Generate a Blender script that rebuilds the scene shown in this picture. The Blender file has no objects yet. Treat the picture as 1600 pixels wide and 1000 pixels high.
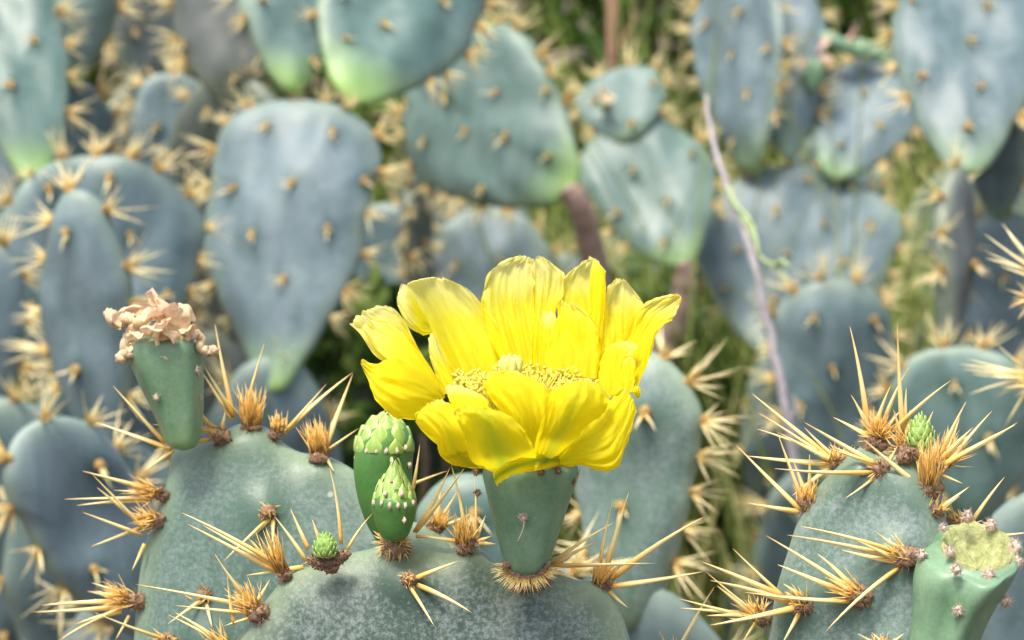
import bpy, math, random
import numpy as np
from mathutils import Vector, Matrix, noise
from mathutils.bvhtree import BVHTree

# ------------------------------------------------------------------ camera, sky, sun, exposure
scene = bpy.context.scene
col = scene.collection
CAM_H, PITCH, LENS = 0.65, math.radians(8.0), 86.4
FPX = LENS / 36.0 * 1600.0                       # focal length in photograph pixels
cam_data = bpy.data.cameras.new('camera')
cam_data.lens = LENS; cam_data.sensor_width = 36.0
cam_data.clip_start = 0.01; cam_data.clip_end = 500.0
cam_data.dof.use_dof = True
cam_data.dof.focus_distance = 0.605
cam_data.dof.aperture_fstop = 23.0
cam = bpy.data.objects.new('camera', cam_data)
cam.location = (0, 0, CAM_H)
cam.rotation_euler = (math.pi / 2 - PITCH, 0, 0)
col.objects.link(cam); scene.camera = cam

SUN_EL, SUN_AZ = math.radians(66), math.radians(215)   # azimuth clockwise from +Y: behind the camera, a little to its left
world = bpy.data.worlds.new('World'); scene.world = world; world.use_nodes = True
wn = world.node_tree
sky = wn.nodes.new('ShaderNodeTexSky'); sky.sky_type = 'NISHITA'; sky.sun_disc = False
sky.sun_elevation = SUN_EL; sky.sun_rotation = SUN_AZ
sky.air_density = 1.0; sky.dust_density = 5.0; sky.ozone_density = 1.0
wn.links.new(sky.outputs[0], wn.nodes['Background'].inputs[0])
wn.nodes['Background'].inputs[1].default_value = 0.135
sun_data = bpy.data.lights.new('sun', 'SUN'); sun_data.energy = 1.9; sun_data.angle = math.radians(14)
sun_data.color = (1.0, 0.93, 0.82)
sun = bpy.data.objects.new('sun', sun_data); col.objects.link(sun)
sdir = Vector((math.sin(SUN_AZ) * math.cos(SUN_EL), math.cos(SUN_AZ) * math.cos(SUN_EL), math.sin(SUN_EL)))
sun.rotation_euler = sdir.to_track_quat('Z', 'Y').to_euler()
sun.location = (0, -1, 3)
scene.view_settings.view_transform = 'Standard'
scene.view_settings.look = 'None'
scene.view_settings.gamma = 1.0
scene.view_settings.exposure = 1.04
scene.cycles.use_denoising = True
scene.cycles.max_bounces = 10
scene.cycles.transmission_bounces = 6
scene.cycles.diffuse_bounces = 4

# ------------------------------------------------------------------ pixels to positions
CP, SP = math.cos(PITCH), math.sin(PITCH)
FWD, UPV, RGT = Vector((0, CP, -SP)), Vector((0, SP, CP)), Vector((1, 0, 0))
CAMP = Vector((0, 0, CAM_H))
def P(x, y, d):
    return CAMP + FWD * d + RGT * ((x - 800) / FPX * d) + UPV * ((500 - y) / FPX * d)
def ray_plane(x, y, p0, n):
    r = FWD + RGT * ((x - 800) / FPX) + UPV * ((500 - y) / FPX)
    return CAMP + r * ((p0 - CAMP).dot(n) / r.dot(n))
def S(px, d):
    return px * d / FPX

# ------------------------------------------------------------------ materials
def mat(name):
    m = bpy.data.materials.new(name); m.use_nodes = True
    nt = m.node_tree
    return m, nt, nt.nodes['Principled BSDF']
def node(nt, kind, **kw):
    n = nt.nodes.new(kind)
    for k, v in kw.items(): setattr(n, k, v)
    return n
def noise_n(nt, vec, scale, detail=4, rough=0.55, dist=0.0):
    n = node(nt, 'ShaderNodeTexNoise')
    n.inputs['Scale'].default_value = scale; n.inputs['Detail'].default_value = detail
    n.inputs['Roughness'].default_value = rough; n.inputs['Distortion'].default_value = dist
    nt.links.new(vec, n.inputs['Vector'])
    return n.outputs['Fac']
def ramp(nt, fac, stops):
    r = node(nt, 'ShaderNodeValToRGB')
    while len(r.color_ramp.elements) < len(stops): r.color_ramp.elements.new(0.5)
    for e, (p, c) in zip(r.color_ramp.elements, stops):
        e.position = p; e.color = (*c, 1) if len(c) == 3 else c
    nt.links.new(fac, r.inputs[0])
    return r.outputs[0]
def mix(nt, fac, a, b, mode='MIX'):
    m = node(nt, 'ShaderNodeMix', data_type='RGBA', blend_type=mode)
    for sock, v in ((m.inputs[0], fac), (m.inputs[6], a), (m.inputs[7], b)):
        if isinstance(v, bpy.types.NodeSocket): nt.links.new(v, sock)
        elif isinstance(v, (int, float)): sock.default_value = v
        else: sock.default_value = (*v, 1)
    return m.outputs[2]
def mth(nt, op, a, b=None, clamp=False):
    m = node(nt, 'ShaderNodeMath', operation=op); m.use_clamp = clamp
    for sock, v in ((m.inputs[0], a), (m.inputs[1], b)):
        if v is None: continue
        if isinstance(v, bpy.types.NodeSocket): nt.links.new(v, sock)
        else: sock.default_value = v
    return m.outputs[0]
def attr(nt, name):
    a = node(nt, 'ShaderNodeAttribute', attribute_name=name)
    return a.outputs['Fac']
def objco(nt):
    return node(nt, 'ShaderNodeTexCoord').outputs['Object']
def bump(nt, bsdf, h, strength, dist):
    b = node(nt, 'ShaderNodeBump'); b.inputs['Strength'].default_value = strength
    b.inputs['Distance'].default_value = dist
    nt.links.new(h, b.inputs['Height']); nt.links.new(b.outputs[0], bsdf.inputs['Normal'])

def pad_material(name, green, bloom, bloom_amt, speckle, rim=0.25, lime=(0.30, 0.50, 0.12)):
    m, nt, b = mat(name)
    co = objco(nt)
    rnd = node(nt, 'ShaderNodeObjectInfo').outputs['Random']
    patch = noise_n(nt, co, 34, 5, 0.6, 0.6)
    fine = noise_n(nt, co, 800, 6, 0.75)
    streak = node(nt, 'ShaderNodeMapping'); streak.inputs['Scale'].default_value = (1.0, 1.0, 0.22)
    nt.links.new(co, streak.inputs[0])
    st = noise_n(nt, streak.outputs[0], 90, 4, 0.6, 0.5)
    f = mth(nt, 'ADD', mth(nt, 'MULTIPLY', patch, 0.50), mth(nt, 'MULTIPLY', st, 0.5))
    f = mth(nt, 'ADD', f, mth(nt, 'MULTIPLY', mth(nt, 'SUBTRACT', fine, 0.5), speckle))
    f = mth(nt, 'ADD', f, mth(nt, 'MULTIPLY', mth(nt, 'SUBTRACT', rnd, 0.5), 0.22))
    fac = ramp(nt, f, [(0.32, (0, 0, 0)), (0.78, (1, 1, 1))])
    facm = mth(nt, 'MULTIPLY', fac, bloom_amt)
    facm = mth(nt, 'SUBTRACT', facm, mth(nt, 'MULTIPLY', attr(nt, 'rub'), 0.7), True)
    c = mix(nt, facm, green, bloom)
    # corky spots and scars
    v = node(nt, 'ShaderNodeTexVoronoi', feature='F1'); v.inputs['Scale'].default_value = 75
    nt.links.new(co, v.inputs['Vector'])
    spot = mth(nt, 'LESS_THAN', v.outputs['Distance'], 0.07)
    spot = mth(nt, 'MULTIPLY', spot, mth(nt, 'GREATER_THAN', noise_n(nt, co, 26, 2), 0.56))
    c = mix(nt, mth(nt, 'MULTIPLY', spot, 0.35), c, (0.62, 0.62, 0.55))
    wob = mth(nt, 'MULTIPLY', noise_n(nt, co, 50, 2), 0.4)
    edge = mth(nt, 'MULTIPLY', mth(nt, 'SUBTRACT', attr(nt, 'edge'), wob), 1.5, True)
    c = mix(nt, mth(nt, 'MULTIPLY', edge, rim), c, (0.38, 0.48, 0.30))
    base = mth(nt, 'MULTIPLY', attr(nt, 'young'), 0.95)
    c = mix(nt, base, c, lime)
    nt.links.new(c, b.inputs['Base Color'])
    rr = ramp(nt, fac, [(0.0, (0.36,) * 3), (1.0, (0.60,) * 3)])
    nt.links.new(rr, b.inputs['Roughness'])
    b.inputs['Specular IOR Level'].default_value = 0.45
    b.inputs['Subsurface Weight'].default_value = 0.0
    hh = mth(nt, 'ADD', mth(nt, 'MULTIPLY', fine, 0.35), mth(nt, 'MULTIPLY', noise_n(nt, co, 150, 4), 1.0))
    bump(nt, b, hh, 0.45, 0.0007)
    return m
M_PAD_FRONT = pad_material('waxy_pad_close', (0.034, 0.066, 0.048), (0.185, 0.23, 0.22), 0.8, 2.8, 0.45)
M_PAD_LEFT = pad_material('waxy_pad_left', (0.065, 0.125, 0.095), (0.215, 0.28, 0.27), 0.8, 1.4, 0.45)
M_PAD_RIGHT = pad_material('waxy_pad_right', (0.09, 0.155, 0.12), (0.275, 0.33, 0.335), 0.85, 1.4, 0.4)
M_PAD_BLUE = pad_material('waxy_pad_blue', (0.065, 0.115, 0.12), (0.185, 0.25, 0.28), 0.95, 0.4)
M_PAD_TEAL = pad_material('waxy_pad_teal', (0.07, 0.135, 0.115), (0.185, 0.27, 0.26), 0.9, 0.4)
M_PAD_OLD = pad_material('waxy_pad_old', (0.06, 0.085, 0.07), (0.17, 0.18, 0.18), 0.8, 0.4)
M_PAD_WOODY = pad_material('corky_stem', (0.26, 0.18, 0.14), (0.42, 0.31, 0.26), 0.9, 0.6, lime=(0.35, 0.24, 0.17))

def fruit_material(name, a, bcol, scale=60):
    m, nt, b = mat(name); co = objco(nt)
    f = noise_n(nt, co, scale, 4, 0.6, 0.4)
    f2 = noise_n(nt, co, 900, 3, 0.7)
    f = mth(nt, 'ADD', f, mth(nt, 'MULTIPLY', mth(nt, 'SUBTRACT', f2, 0.5), 0.35))
    c = ramp(nt, f, [(0.3, a), (0.72, bcol)])
    c = mix(nt, mth(nt, 'MULTIPLY', attr(nt, 'young'), 0.7), c, (0.25, 0.42, 0.12))
    nt.links.new(c, b.inputs['Base Color'])
    b.inputs['Roughness'].default_value = 0.42
    bump(nt, b, f2, 0.2, 0.0004)
    return m
M_FRUIT = fruit_material('green_fruit_skin', (0.10, 0.205, 0.11), (0.225, 0.355, 0.225))
M_BUD = fruit_material('young_bud_skin', (0.045, 0.15, 0.03), (0.10, 0.25, 0.055))
M_SCALE, _nt, _b = mat('bud_scale_skin')
_co = objco(_nt); _f = noise_n(_nt, _co, 260, 3, 0.5)
_c = ramp(_nt, _f, [(0.3, (0.17, 0.34, 0.055)), (0.7, (0.27, 0.44, 0.09))])
_c = mix(_nt, attr(_nt, 'young'), _c, (0.52, 0.62, 0.24))
_nt.links.new(_c, _b.inputs['Base Color']); _b.inputs['Roughness'].default_value = 0.42

def spine_material(name, base, middle, tip):
    m, nt, b = mat(name)
    t = attr(nt, 't')
    rnd = node(nt, 'ShaderNodeObjectInfo').outputs['Random']
    t2 = mth(nt, 'ADD', t, mth(nt, 'MULTIPLY', mth(nt, 'SUBTRACT', rnd, 0.5), 0.2))
    c = ramp(nt, t2, [(0.0, base), (0.16, base), (0.4, middle), (0.8, middle), (1.0, tip)])
    co = objco(nt)
    n = noise_n(nt, co, 500, 3)
    c = mix(nt, mth(nt, 'MULTIPLY', n, 0.18), c, (0.55, 0.30, 0.09))
    nt.links.new(c, b.inputs['Base Color'])
    b.inputs['Roughness'].default_value = 0.42
    b.inputs['Subsurface Weight'].default_value = 0.0
    bump(nt, b, n, 0.15, 0.0003)
    return m
M_SPINE = spine_material('straw_spine', (0.72, 0.46, 0.12), (0.90, 0.74, 0.33), (0.76, 0.50, 0.22))
M_SPINE_BG = spine_material('pale_straw_spine', (0.78, 0.55, 0.20), (0.92, 0.82, 0.44), (0.86, 0.72, 0.36))
M_GLOCHID_BG = spine_material('straw_glochid', (0.55, 0.36, 0.10), (0.88, 0.70, 0.28), (0.93, 0.82, 0.46))
M_GLOCHID = spine_material('amber_glochid', (0.52, 0.28, 0.07), (0.86, 0.55, 0.15), (0.92, 0.70, 0.32))
def plain(name, a, bc, scale, rough=0.8, bs=0.5, bd=0.001):
    m, nt, b = mat(name); co = objco(nt)
    f = noise_n(nt, co, scale, 5, 0.65, 0.3)
    nt.links.new(ramp(nt, f, [(0.3, a), (0.7, bc)]), b.inputs['Base Color'])
    b.inputs['Roughness'].default_value = rough
    bump(nt, b, f, bs, bd)
    return m
M_FELT = plain('brown_areole_felt', (0.13, 0.075, 0.04), (0.40, 0.26, 0.16), 1100)
M_FELT_BG = plain('rusty_areole_felt', (0.24, 0.14, 0.045), (0.44, 0.29, 0.09), 500)
M_FELT_PALE = plain('pale_woolly_felt', (0.44, 0.30, 0.22), (0.82, 0.70, 0.58), 1100)
M_CRATER = plain('dried_flower_scar', (0.20, 0.24, 0.07), (0.46, 0.47, 0.22), 420, 0.7, 0.9, 0.0016)
M_TWIG = plain('bleached_twig_bark', (0.26, 0.24, 0.25), (0.50, 0.47, 0.49), 220)
M_STAKE = plain('reddish_stake_bark', (0.20, 0.09, 0.07), (0.34, 0.16, 0.12), 120)
M_SHOOT = plain('pale_green_shoot', (0.24, 0.36, 0.12), (0.50, 0.58, 0.30), 150, 0.6)
M_BARK = plain('shrub_bark', (0.10, 0.075, 0.05), (0.20, 0.15, 0.10), 90)
M_SOIL = plain('dry_soil', (0.05, 0.038, 0.025), (0.14, 0.10, 0.07), 9, 0.95, 0.8, 0.02)

def thin_material(name, build, trans=0.45, rough=0.5, tint=None):
    """thin leaf or petal: diffuse front plus light coming through"""
    m = bpy.data.materials.new(name); m.use_nodes = True; nt = m.node_tree
    nt.nodes.clear()
    out = node(nt, 'ShaderNodeOutputMaterial')
    c = build(nt)
    p = node(nt, 'ShaderNodeBsdfPrincipled'); p.inputs['Roughness'].default_value = rough
    p.inputs['Specular IOR Level'].default_value = 0.2
    tr = node(nt, 'ShaderNodeBsdfTranslucent')
    nt.links.new(c, p.inputs['Base Color'])
    nt.links.new(mix(nt, 1.0, c, tint or (1, 1, 1), 'MULTIPLY'), tr.inputs['Color'])
    ms = node(nt, 'ShaderNodeMixShader'); ms.inputs[0].default_value = trans
    nt.links.new(p.outputs[0], ms.inputs[1]); nt.links.new(tr.outputs[0], ms.inputs[2])
    nt.links.new(ms.outputs[0], out.inputs['Surface'])
    return m, nt, p
def petal_build(pale, rib_green):
    def f(nt):
        t, u, k = attr(nt, 't'), attr(nt, 'u'), attr(nt, 'k')
        cmb = node(nt, 'ShaderNodeCombineXYZ')
        nt.links.new(mth(nt, 'MULTIPLY', u, 60.0), cmb.inputs[0])
        nt.links.new(mth(nt, 'MULTIPLY', t, 2.2), cmb.inputs[1])
        nt.links.new(mth(nt, 'MULTIPLY', k, 17.0), cmb.inputs[2])
        vein = noise_n(nt, cmb.outputs[0], 1.0, 3, 0.6, 0.35)
        co = objco(nt)
        blot = noise_n(nt, co, 70, 3)
        tt = mth(nt, 'ADD', t, mth(nt, 'MULTIPLY', mth(nt, 'SUBTRACT', blot, 0.5), 0.35))
        c = ramp(nt, tt, [(0.0, (0.78, 0.68, 0.010)), (0.32, (0.92, 0.79, 0.008)), (0.46, (0.93, 0.85, 0.04)),
                          (0.62, (0.92, 0.88, 0.22)), (0.88, pale)])
        vf = ramp(nt, vein, [(0.40, (1, 1, 1)), (0.62, (0, 0, 0))])
        c = mix(nt, mth(nt, 'MULTIPLY', vf, mth(nt, 'MULTIPLY', t, 0.60)), c, (0.84, 0.74, 0.06))
        # fine brown flecks running along the veins
        cm2 = node(nt, 'ShaderNodeCombineXYZ')
        nt.links.new(mth(nt, 'MULTIPLY', u, 46.0), cm2.inputs[0])
        nt.links.new(mth(nt, 'MULTIPLY', t, 9.0), cm2.inputs[1])
        nt.links.new(mth(nt, 'MULTIPLY', k, 31.0), cm2.inputs[2])
        fl = noise_n(nt, cm2.outputs[0], 1.0, 1, 0.5)
        fl = mth(nt, 'MULTIPLY', mth(nt, 'GREATER_THAN', fl, 0.71), attr(nt, 'fleck'))
        c = mix(nt, mth(nt, 'MULTIPLY', fl, 0.75), c, (0.30, 0.22, 0.04))
        rib = mth(nt, 'SUBTRACT', 1.0, mth(nt, 'MULTIPLY', mth(nt, 'ABSOLUTE', u), 1.6), True)
        rib = mth(nt, 'MULTIPLY', rib, mth(nt, 'SUBTRACT', 1.0, t))
        c = mix(nt, mth(nt, 'MULTIPLY', mth(nt, 'MULTIPLY', rib, attr(nt, 'green')), rib_green), c, (0.36, 0.48, 0.03))
        return c
    return f
M_PETAL, _nt, _p = thin_material('yellow_petal', petal_build((0.92, 0.90, 0.47), 1.0), 0.6, 0.6, (1.0, 0.98, 0.85))
_u = attr(_nt, 'u'); _t = attr(_nt, 't')
_c = node(_nt, 'ShaderNodeCombineXYZ')
_nt.links.new(mth(_nt, 'MULTIPLY', _u, 34.0), _c.inputs[0]); _nt.links.new(mth(_nt, 'MULTIPLY', _t, 3.0), _c.inputs[1])
bump(_nt, _p, noise_n(_nt, _c.outputs[0], 1.0, 3, 0.6, 0.3), 0.16, 0.0005)
M_STAMEN, _nt, _p = thin_material('yellow_stamen', lambda nt: ramp(nt, attr(nt, 't'), [(0.0, (0.80, 0.72, 0.06)), (0.7, (0.88, 0.78, 0.12)), (0.85, (0.86, 0.72, 0.13))]), 0.3)
M_STIGMA = plain('pale_stigma', (0.52, 0.50, 0.08), (0.70, 0.66, 0.18), 500, 0.6)
M_WITHER, _nt, _p = thin_material('withered_petal', lambda nt: mix(nt, attr(nt, 't'), ramp(nt, noise_n(nt, objco(nt), 190, 4, 0.6, 0.6), [(0.3, (0.62, 0.36, 0.20)), (0.46, (0.82, 0.60, 0.37)), (0.66, (0.88, 0.78, 0.48))]), (0.84, 0.60, 0.45)), 0.3, 0.55)
M_PINK, _nt, _p = thin_material('pinkish_withered_bud', lambda nt: ramp(nt, noise_n(nt, objco(nt), 120, 3), [(0.3, (0.66, 0.36, 0.30)), (0.7, (0.84, 0.64, 0.52))]), 0.3, 0.6)
def leaf_cols(a, b, c_):
    def f(nt):
        n = noise_n(nt, objco(nt), 22, 3)
        r = attr(nt, 't')
        return ramp(nt, mth(nt, 'ADD', mth(nt, 'MULTIPLY', n, 0.5), mth(nt, 'MULTIPLY', r, 0.5)), [(0.15, a), (0.5, b), (0.85, c_)])
    return f
M_GRASS, _nt, _p = thin_material('wiry_grass', leaf_cols((0.13, 0.20, 0.04), (0.28, 0.36, 0.08), (0.55, 0.50, 0.22)), 0.4, 0.6)
M_LEAF, _nt, _p = thin_material('shrub_leaf', leaf_cols((0.015, 0.045, 0.01), (0.06, 0.13, 0.022), (0.20, 0.28, 0.05)), 0.35, 0.5)
M_LITTER, _nt, _p = thin_material('dead_leaf_litter', leaf_cols((0.08, 0.05, 0.03), (0.20, 0.13, 0.07), (0.36, 0.26, 0.15)), 0.1, 0.8)

# ------------------------------------------------------------------ object helpers
WL = {}                                           # world location of every object used as a parent
def mesh(name, verts, faces, attrs=None, smooth=True, mats=(), mat_idx=None):
    me = bpy.data.meshes.new(name)
    me.from_pydata([tuple(v) for v in verts], [], [tuple(f) for f in faces])
    for k, vals in (attrs or {}).items():
        a = me.attributes.new(k, 'FLOAT', 'POINT')
        a.data.foreach_set('value', np.asarray(vals, dtype=np.float32))
    if smooth: me.polygons.foreach_set('use_smooth', [True] * len(me.polygons))
    for m in mats: me.materials.append(m)
    if mat_idx is not None: me.polygons.foreach_set('material_index', list(mat_idx))
    me.update()
    return me
def link(o, parent, loc):
    col.objects.link(o)
    if parent is not None:
        o.parent = parent
        o.location = Vector(loc) - WL[parent]
    else:
        o.location = loc
    WL[o] = Vector(loc)
    return o
def thing(name, loc, label, cat, group=None):
    o = bpy.data.objects.new(name, None); o.empty_display_size = 0.02
    link(o, None, loc)
    o['label'] = label; o['category'] = cat
    if group: o['group'] = group
    return o
def add(name, verts, faces, material, parent, loc=None, attrs=None, smooth=True):
    """verts in world coordinates"""
    verts = np.asarray(verts, dtype=float)
    loc = Vector(verts.mean(axis=0)) if loc is None else Vector(loc)
    me = mesh(name, verts - np.array(loc), faces, attrs, smooth, (material,) if not isinstance(material, (list, tuple)) else material)
    return link(bpy.data.objects.new(name, me), parent, loc)
class Soup:
    """collects small shapes into one mesh"""
    def __init__(s): s.v, s.f, s.t, s.m = [], [], [], []
    def add(s, v, f, t=None, m=0):
        o = len(s.v); s.v.extend([tuple(x) for x in v]); s.f.extend([tuple(i + o for i in q) for q in f])
        s.t.extend(list(t) if t is not None else [0.5] * len(v)); s.m.extend([m] * len(f))
def ortho(d):
    d = Vector(d).normalized()
    a = Vector((0, 0, 1)) if abs(d.z) < 0.9 else Vector((1, 0, 0))
    x = d.cross(a).normalized(); return d, x, d.cross(x).normalized()
def horn(base, tip, r, sides=6, segs=7, sag=0.0, flat=0.75, rng=None, power=0.85):
    """an awl-shaped spine from base to tip"""
    base, tip = Vector(base), Vector(tip)
    d, x, y = ortho(tip - base); L = (tip - base).length
    ang = rng.uniform(0, 6.28) if rng else 0.0
    sx = (x * math.cos(ang) + y * math.sin(ang)); sy = d.cross(sx)
    bdir = sx * math.cos(ang * 2.3) + sy * math.sin(ang * 2.3)
    vs, fs, ts = [], [], []
    for i in range(segs + 1):
        t = i / segs
        c = base.lerp(tip, t) + bdir * (sag * L * 4 * t * (1 - t))
        rr = r * ((1 - t) ** power) * (0.78 + 0.22 * min(1, t * 6) ) + r * 0.03
        for k in range(sides):
            a = 2 * math.pi * k / sides
            vs.append(c + sx * (math.cos(a) * rr) + sy * (math.sin(a) * rr * flat)); ts.append(t)
    for i in range(segs):
        for k in range(sides):
            a, b = i * sides + k, i * sides + (k + 1) % sides
            fs.append((a, b, b + sides, a + sides))
    fs.append(tuple(range(sides - 1, -1, -1))); fs.append(tuple(segs * sides + k for k in range(sides)))
    return vs, fs, ts
def tube(pts, radii, sides=8):
    pts = [Vector(p) for p in pts]; vs, fs, ts = [], [], []
    n = len(pts)
    ref = None
    for i, p in enumerate(pts):
        d = (pts[min(i + 1, n - 1)] - pts[max(i - 1, 0)]).normalized()
        if ref is None: _, ref, _ = ortho(d)
        x = (ref - d * ref.dot(d)).normalized(); ref = x; y = d.cross(x)
        for k in range(sides):
            a = 2 * math.pi * k / sides
            vs.append(p + (x * math.cos(a) + y * math.sin(a)) * radii[i]); ts.append(i / (n - 1))
    for i in range(n - 1):
        for k in range(sides):
            a, b = i * sides + k, i * sides + (k + 1) % sides
            fs.append((a, b, b + sides, a + sides))
    fs.append(tuple(range(sides - 1, -1, -1))); fs.append(tuple((n - 1) * sides + k for k in range(sides)))
    return vs, fs, ts
def blob(c, r, rng, nu=10, nv=7, squash=(1, 1, 1), lump=0.25, freq=2.2, axes=None):
    c = Vector(c); vs, fs, ts = [], [], []
    off = Vector((rng.uniform(0, 50), rng.uniform(0, 50), 0))
    ax = axes or (Vector((1, 0, 0)), Vector((0, 1, 0)), Vector((0, 0, 1)))
    for j in range(nv + 1):
        th = math.pi * j / nv
        for i in range(nu):
            a = 2 * math.pi * i / nu
            n = Vector((math.sin(th) * math.cos(a), math.sin(th) * math.sin(a), math.cos(th)))
            rr = r * (1 + lump * noise.noise(n * freq + off))
            q = Vector((n.x * squash[0], n.y * squash[1], n.z * squash[2])) * rr
            vs.append(c + ax[0] * q.x + ax[1] * q.y + ax[2] * q.z); ts.append(j / nv)
    for j in range(nv):
        for i in range(nu):
            a, b = j * nu + i, j * nu + (i + 1) % nu
            fs.append((a, a + nu, b + nu, b))
    return vs, fs, ts
def crom(rows, n):
    """Catmull-Rom through an array of rows"""
    A = np.asarray(rows, dtype=float); k = len(A)
    A = np.concatenate([[2 * A[0] - A[1]], A, [2 * A[-1] - A[-2]]])
    out = []
    for t in np.linspace(0, k - 1, n):
        i = min(int(t), k - 2); f = t - i
        p0, p1, p2, p3 = A[i], A[i + 1], A[i + 2], A[i + 3]
        out.append(0.5 * (2 * p1 + (p2 - p0) * f + (2 * p0 - 5 * p1 + 4 * p2 - p3) * f * f + (3 * p1 - p0 - 3 * p2 + p3) * f ** 3))
    return np.array(out)

# ------------------------------------------------------------------ ground
gv, gf = [], []
N = 60
for j in range(N + 1):
    for i in range(N + 1):
        x = (i / N - 0.5); y = (j / N - 0.5)
        x = math.copysign(abs(x * 2) ** 3, x) * 60; y = math.copysign(abs(y * 2) ** 3, y) * 60 + 2
        z = 0.02 * noise.noise(Vector((x * 2.1, y * 2.1, 0))) + 0.008 * noise.noise(Vector((x * 9, y * 9, 3)))
        gv.append((x, y, z))
for j in range(N):
    for i in range(N):
        a = j * (N + 1) + i; gf.append((a, a + 1, a + N + 2, a + N + 1))
g = add('ground', gv, gf, M_SOIL, None, (0, 0, 0)); g['kind'] = 'structure'
g['label'] = 'dry brown soil under the cactus thicket'

# ------------------------------------------------------------------ spine clusters shared by the cacti behind
crng = random.Random(5)
def cluster_mesh(nsp, lmin, lmax, spread, felt, nglo, glen, lean, rad=0.00085):
    s = Soup(); r = crng
    v, f, t = blob((0, 0, felt * 0.15), felt, r, 8, 5, (1, 1, 0.7), 0.35); s.add(v, f, t, 0)
    for _ in range(nsp):
        a = r.uniform(0, 6.28); th = r.uniform(0.1, 1) ** 0.7 * spread
        d = Vector((math.sin(th) * math.cos(a), math.sin(th) * math.sin(a) - lean, math.cos(th))).normalized()
        b = d * felt * 0.4
        v, f, t = horn(b, b + d * r.uniform(lmin, lmax), rad * r.uniform(0.8, 1.2), 4, 3, r.uniform(-.05, .05), 0.8, r)
        s.add(v, f, t, 1)
    for _ in range(nglo):
        a = r.uniform(0, 6.28); th = r.uniform(0, 1) * 0.55
        d = Vector((math.sin(th) * math.cos(a), math.sin(th) * math.sin(a), math.cos(th))).normalized()
        b = Vector((math.cos(a) * felt * 0.6 * r.random(), math.sin(a) * felt * 0.6 * r.random(), 0))
        v, f, t = horn(b, b + d * glen * r.uniform(0.6, 1.1), 0.00042, 3, 1, 0, 1, r); s.add(v, f, t, 2)
    return mesh('spine_cluster', s.v, s.f, {'t': s.t}, True, (M_FELT_BG, M_SPINE_BG, M_GLOCHID_BG), s.m)
MARGIN = [cluster_mesh(crng.randint(8, 13), 0.011, 0.027, 0.95, 0.0030, 26, 0.010, 0.1) for _ in range(9)]
FACE = [cluster_mesh(crng.randint(2, 4), 0.006, 0.014, 0.9, 0.0028, 12, 0.005, 0.8) for _ in range(8)]

# ------------------------------------------------------------------ pads
def pad_half(v, k=0.72):
    v = max(1e-9, min(1 - 1e-9, v))
    m = k / (k + 0.44)
    return v ** k * (1 - v) ** 0.44 / (m ** k * (1 - m) ** 0.44)
def egg(W, L, neck=0.30, n=96, rng=None, wob=0.040, top=1.0, taper=0.72):
    out = []
    ph = [rng.uniform(0, 6.28) for _ in range(3)]
    for i in range(n):
        a = 2 * math.pi * i / n
        v = (1 - math.cos(a)) / 2
        prof = math.hypot(pad_half(v, taper), neck * 4.0 * math.sqrt(v) * math.exp(-v * 9))   # rounded foot
        u = math.copysign(prof, math.sin(a)) if math.sin(a) != 0 else 0
        w = 1 + wob * (1.2 * math.sin(2 * a + ph[1]) + math.sin(3 * a + ph[0]) + 0.7 * math.sin(5 * a + ph[1])) + 0.5 * wob * math.sin(8 * a + ph[1]) + 0.012 * math.sin(19 * a + ph[2])
        out.append((u * W / 2 * w * 0.98, v * L * (1 + 0.2 * wob * math.sin(2 * a + ph[2]))))
    return np.array(out)
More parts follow.
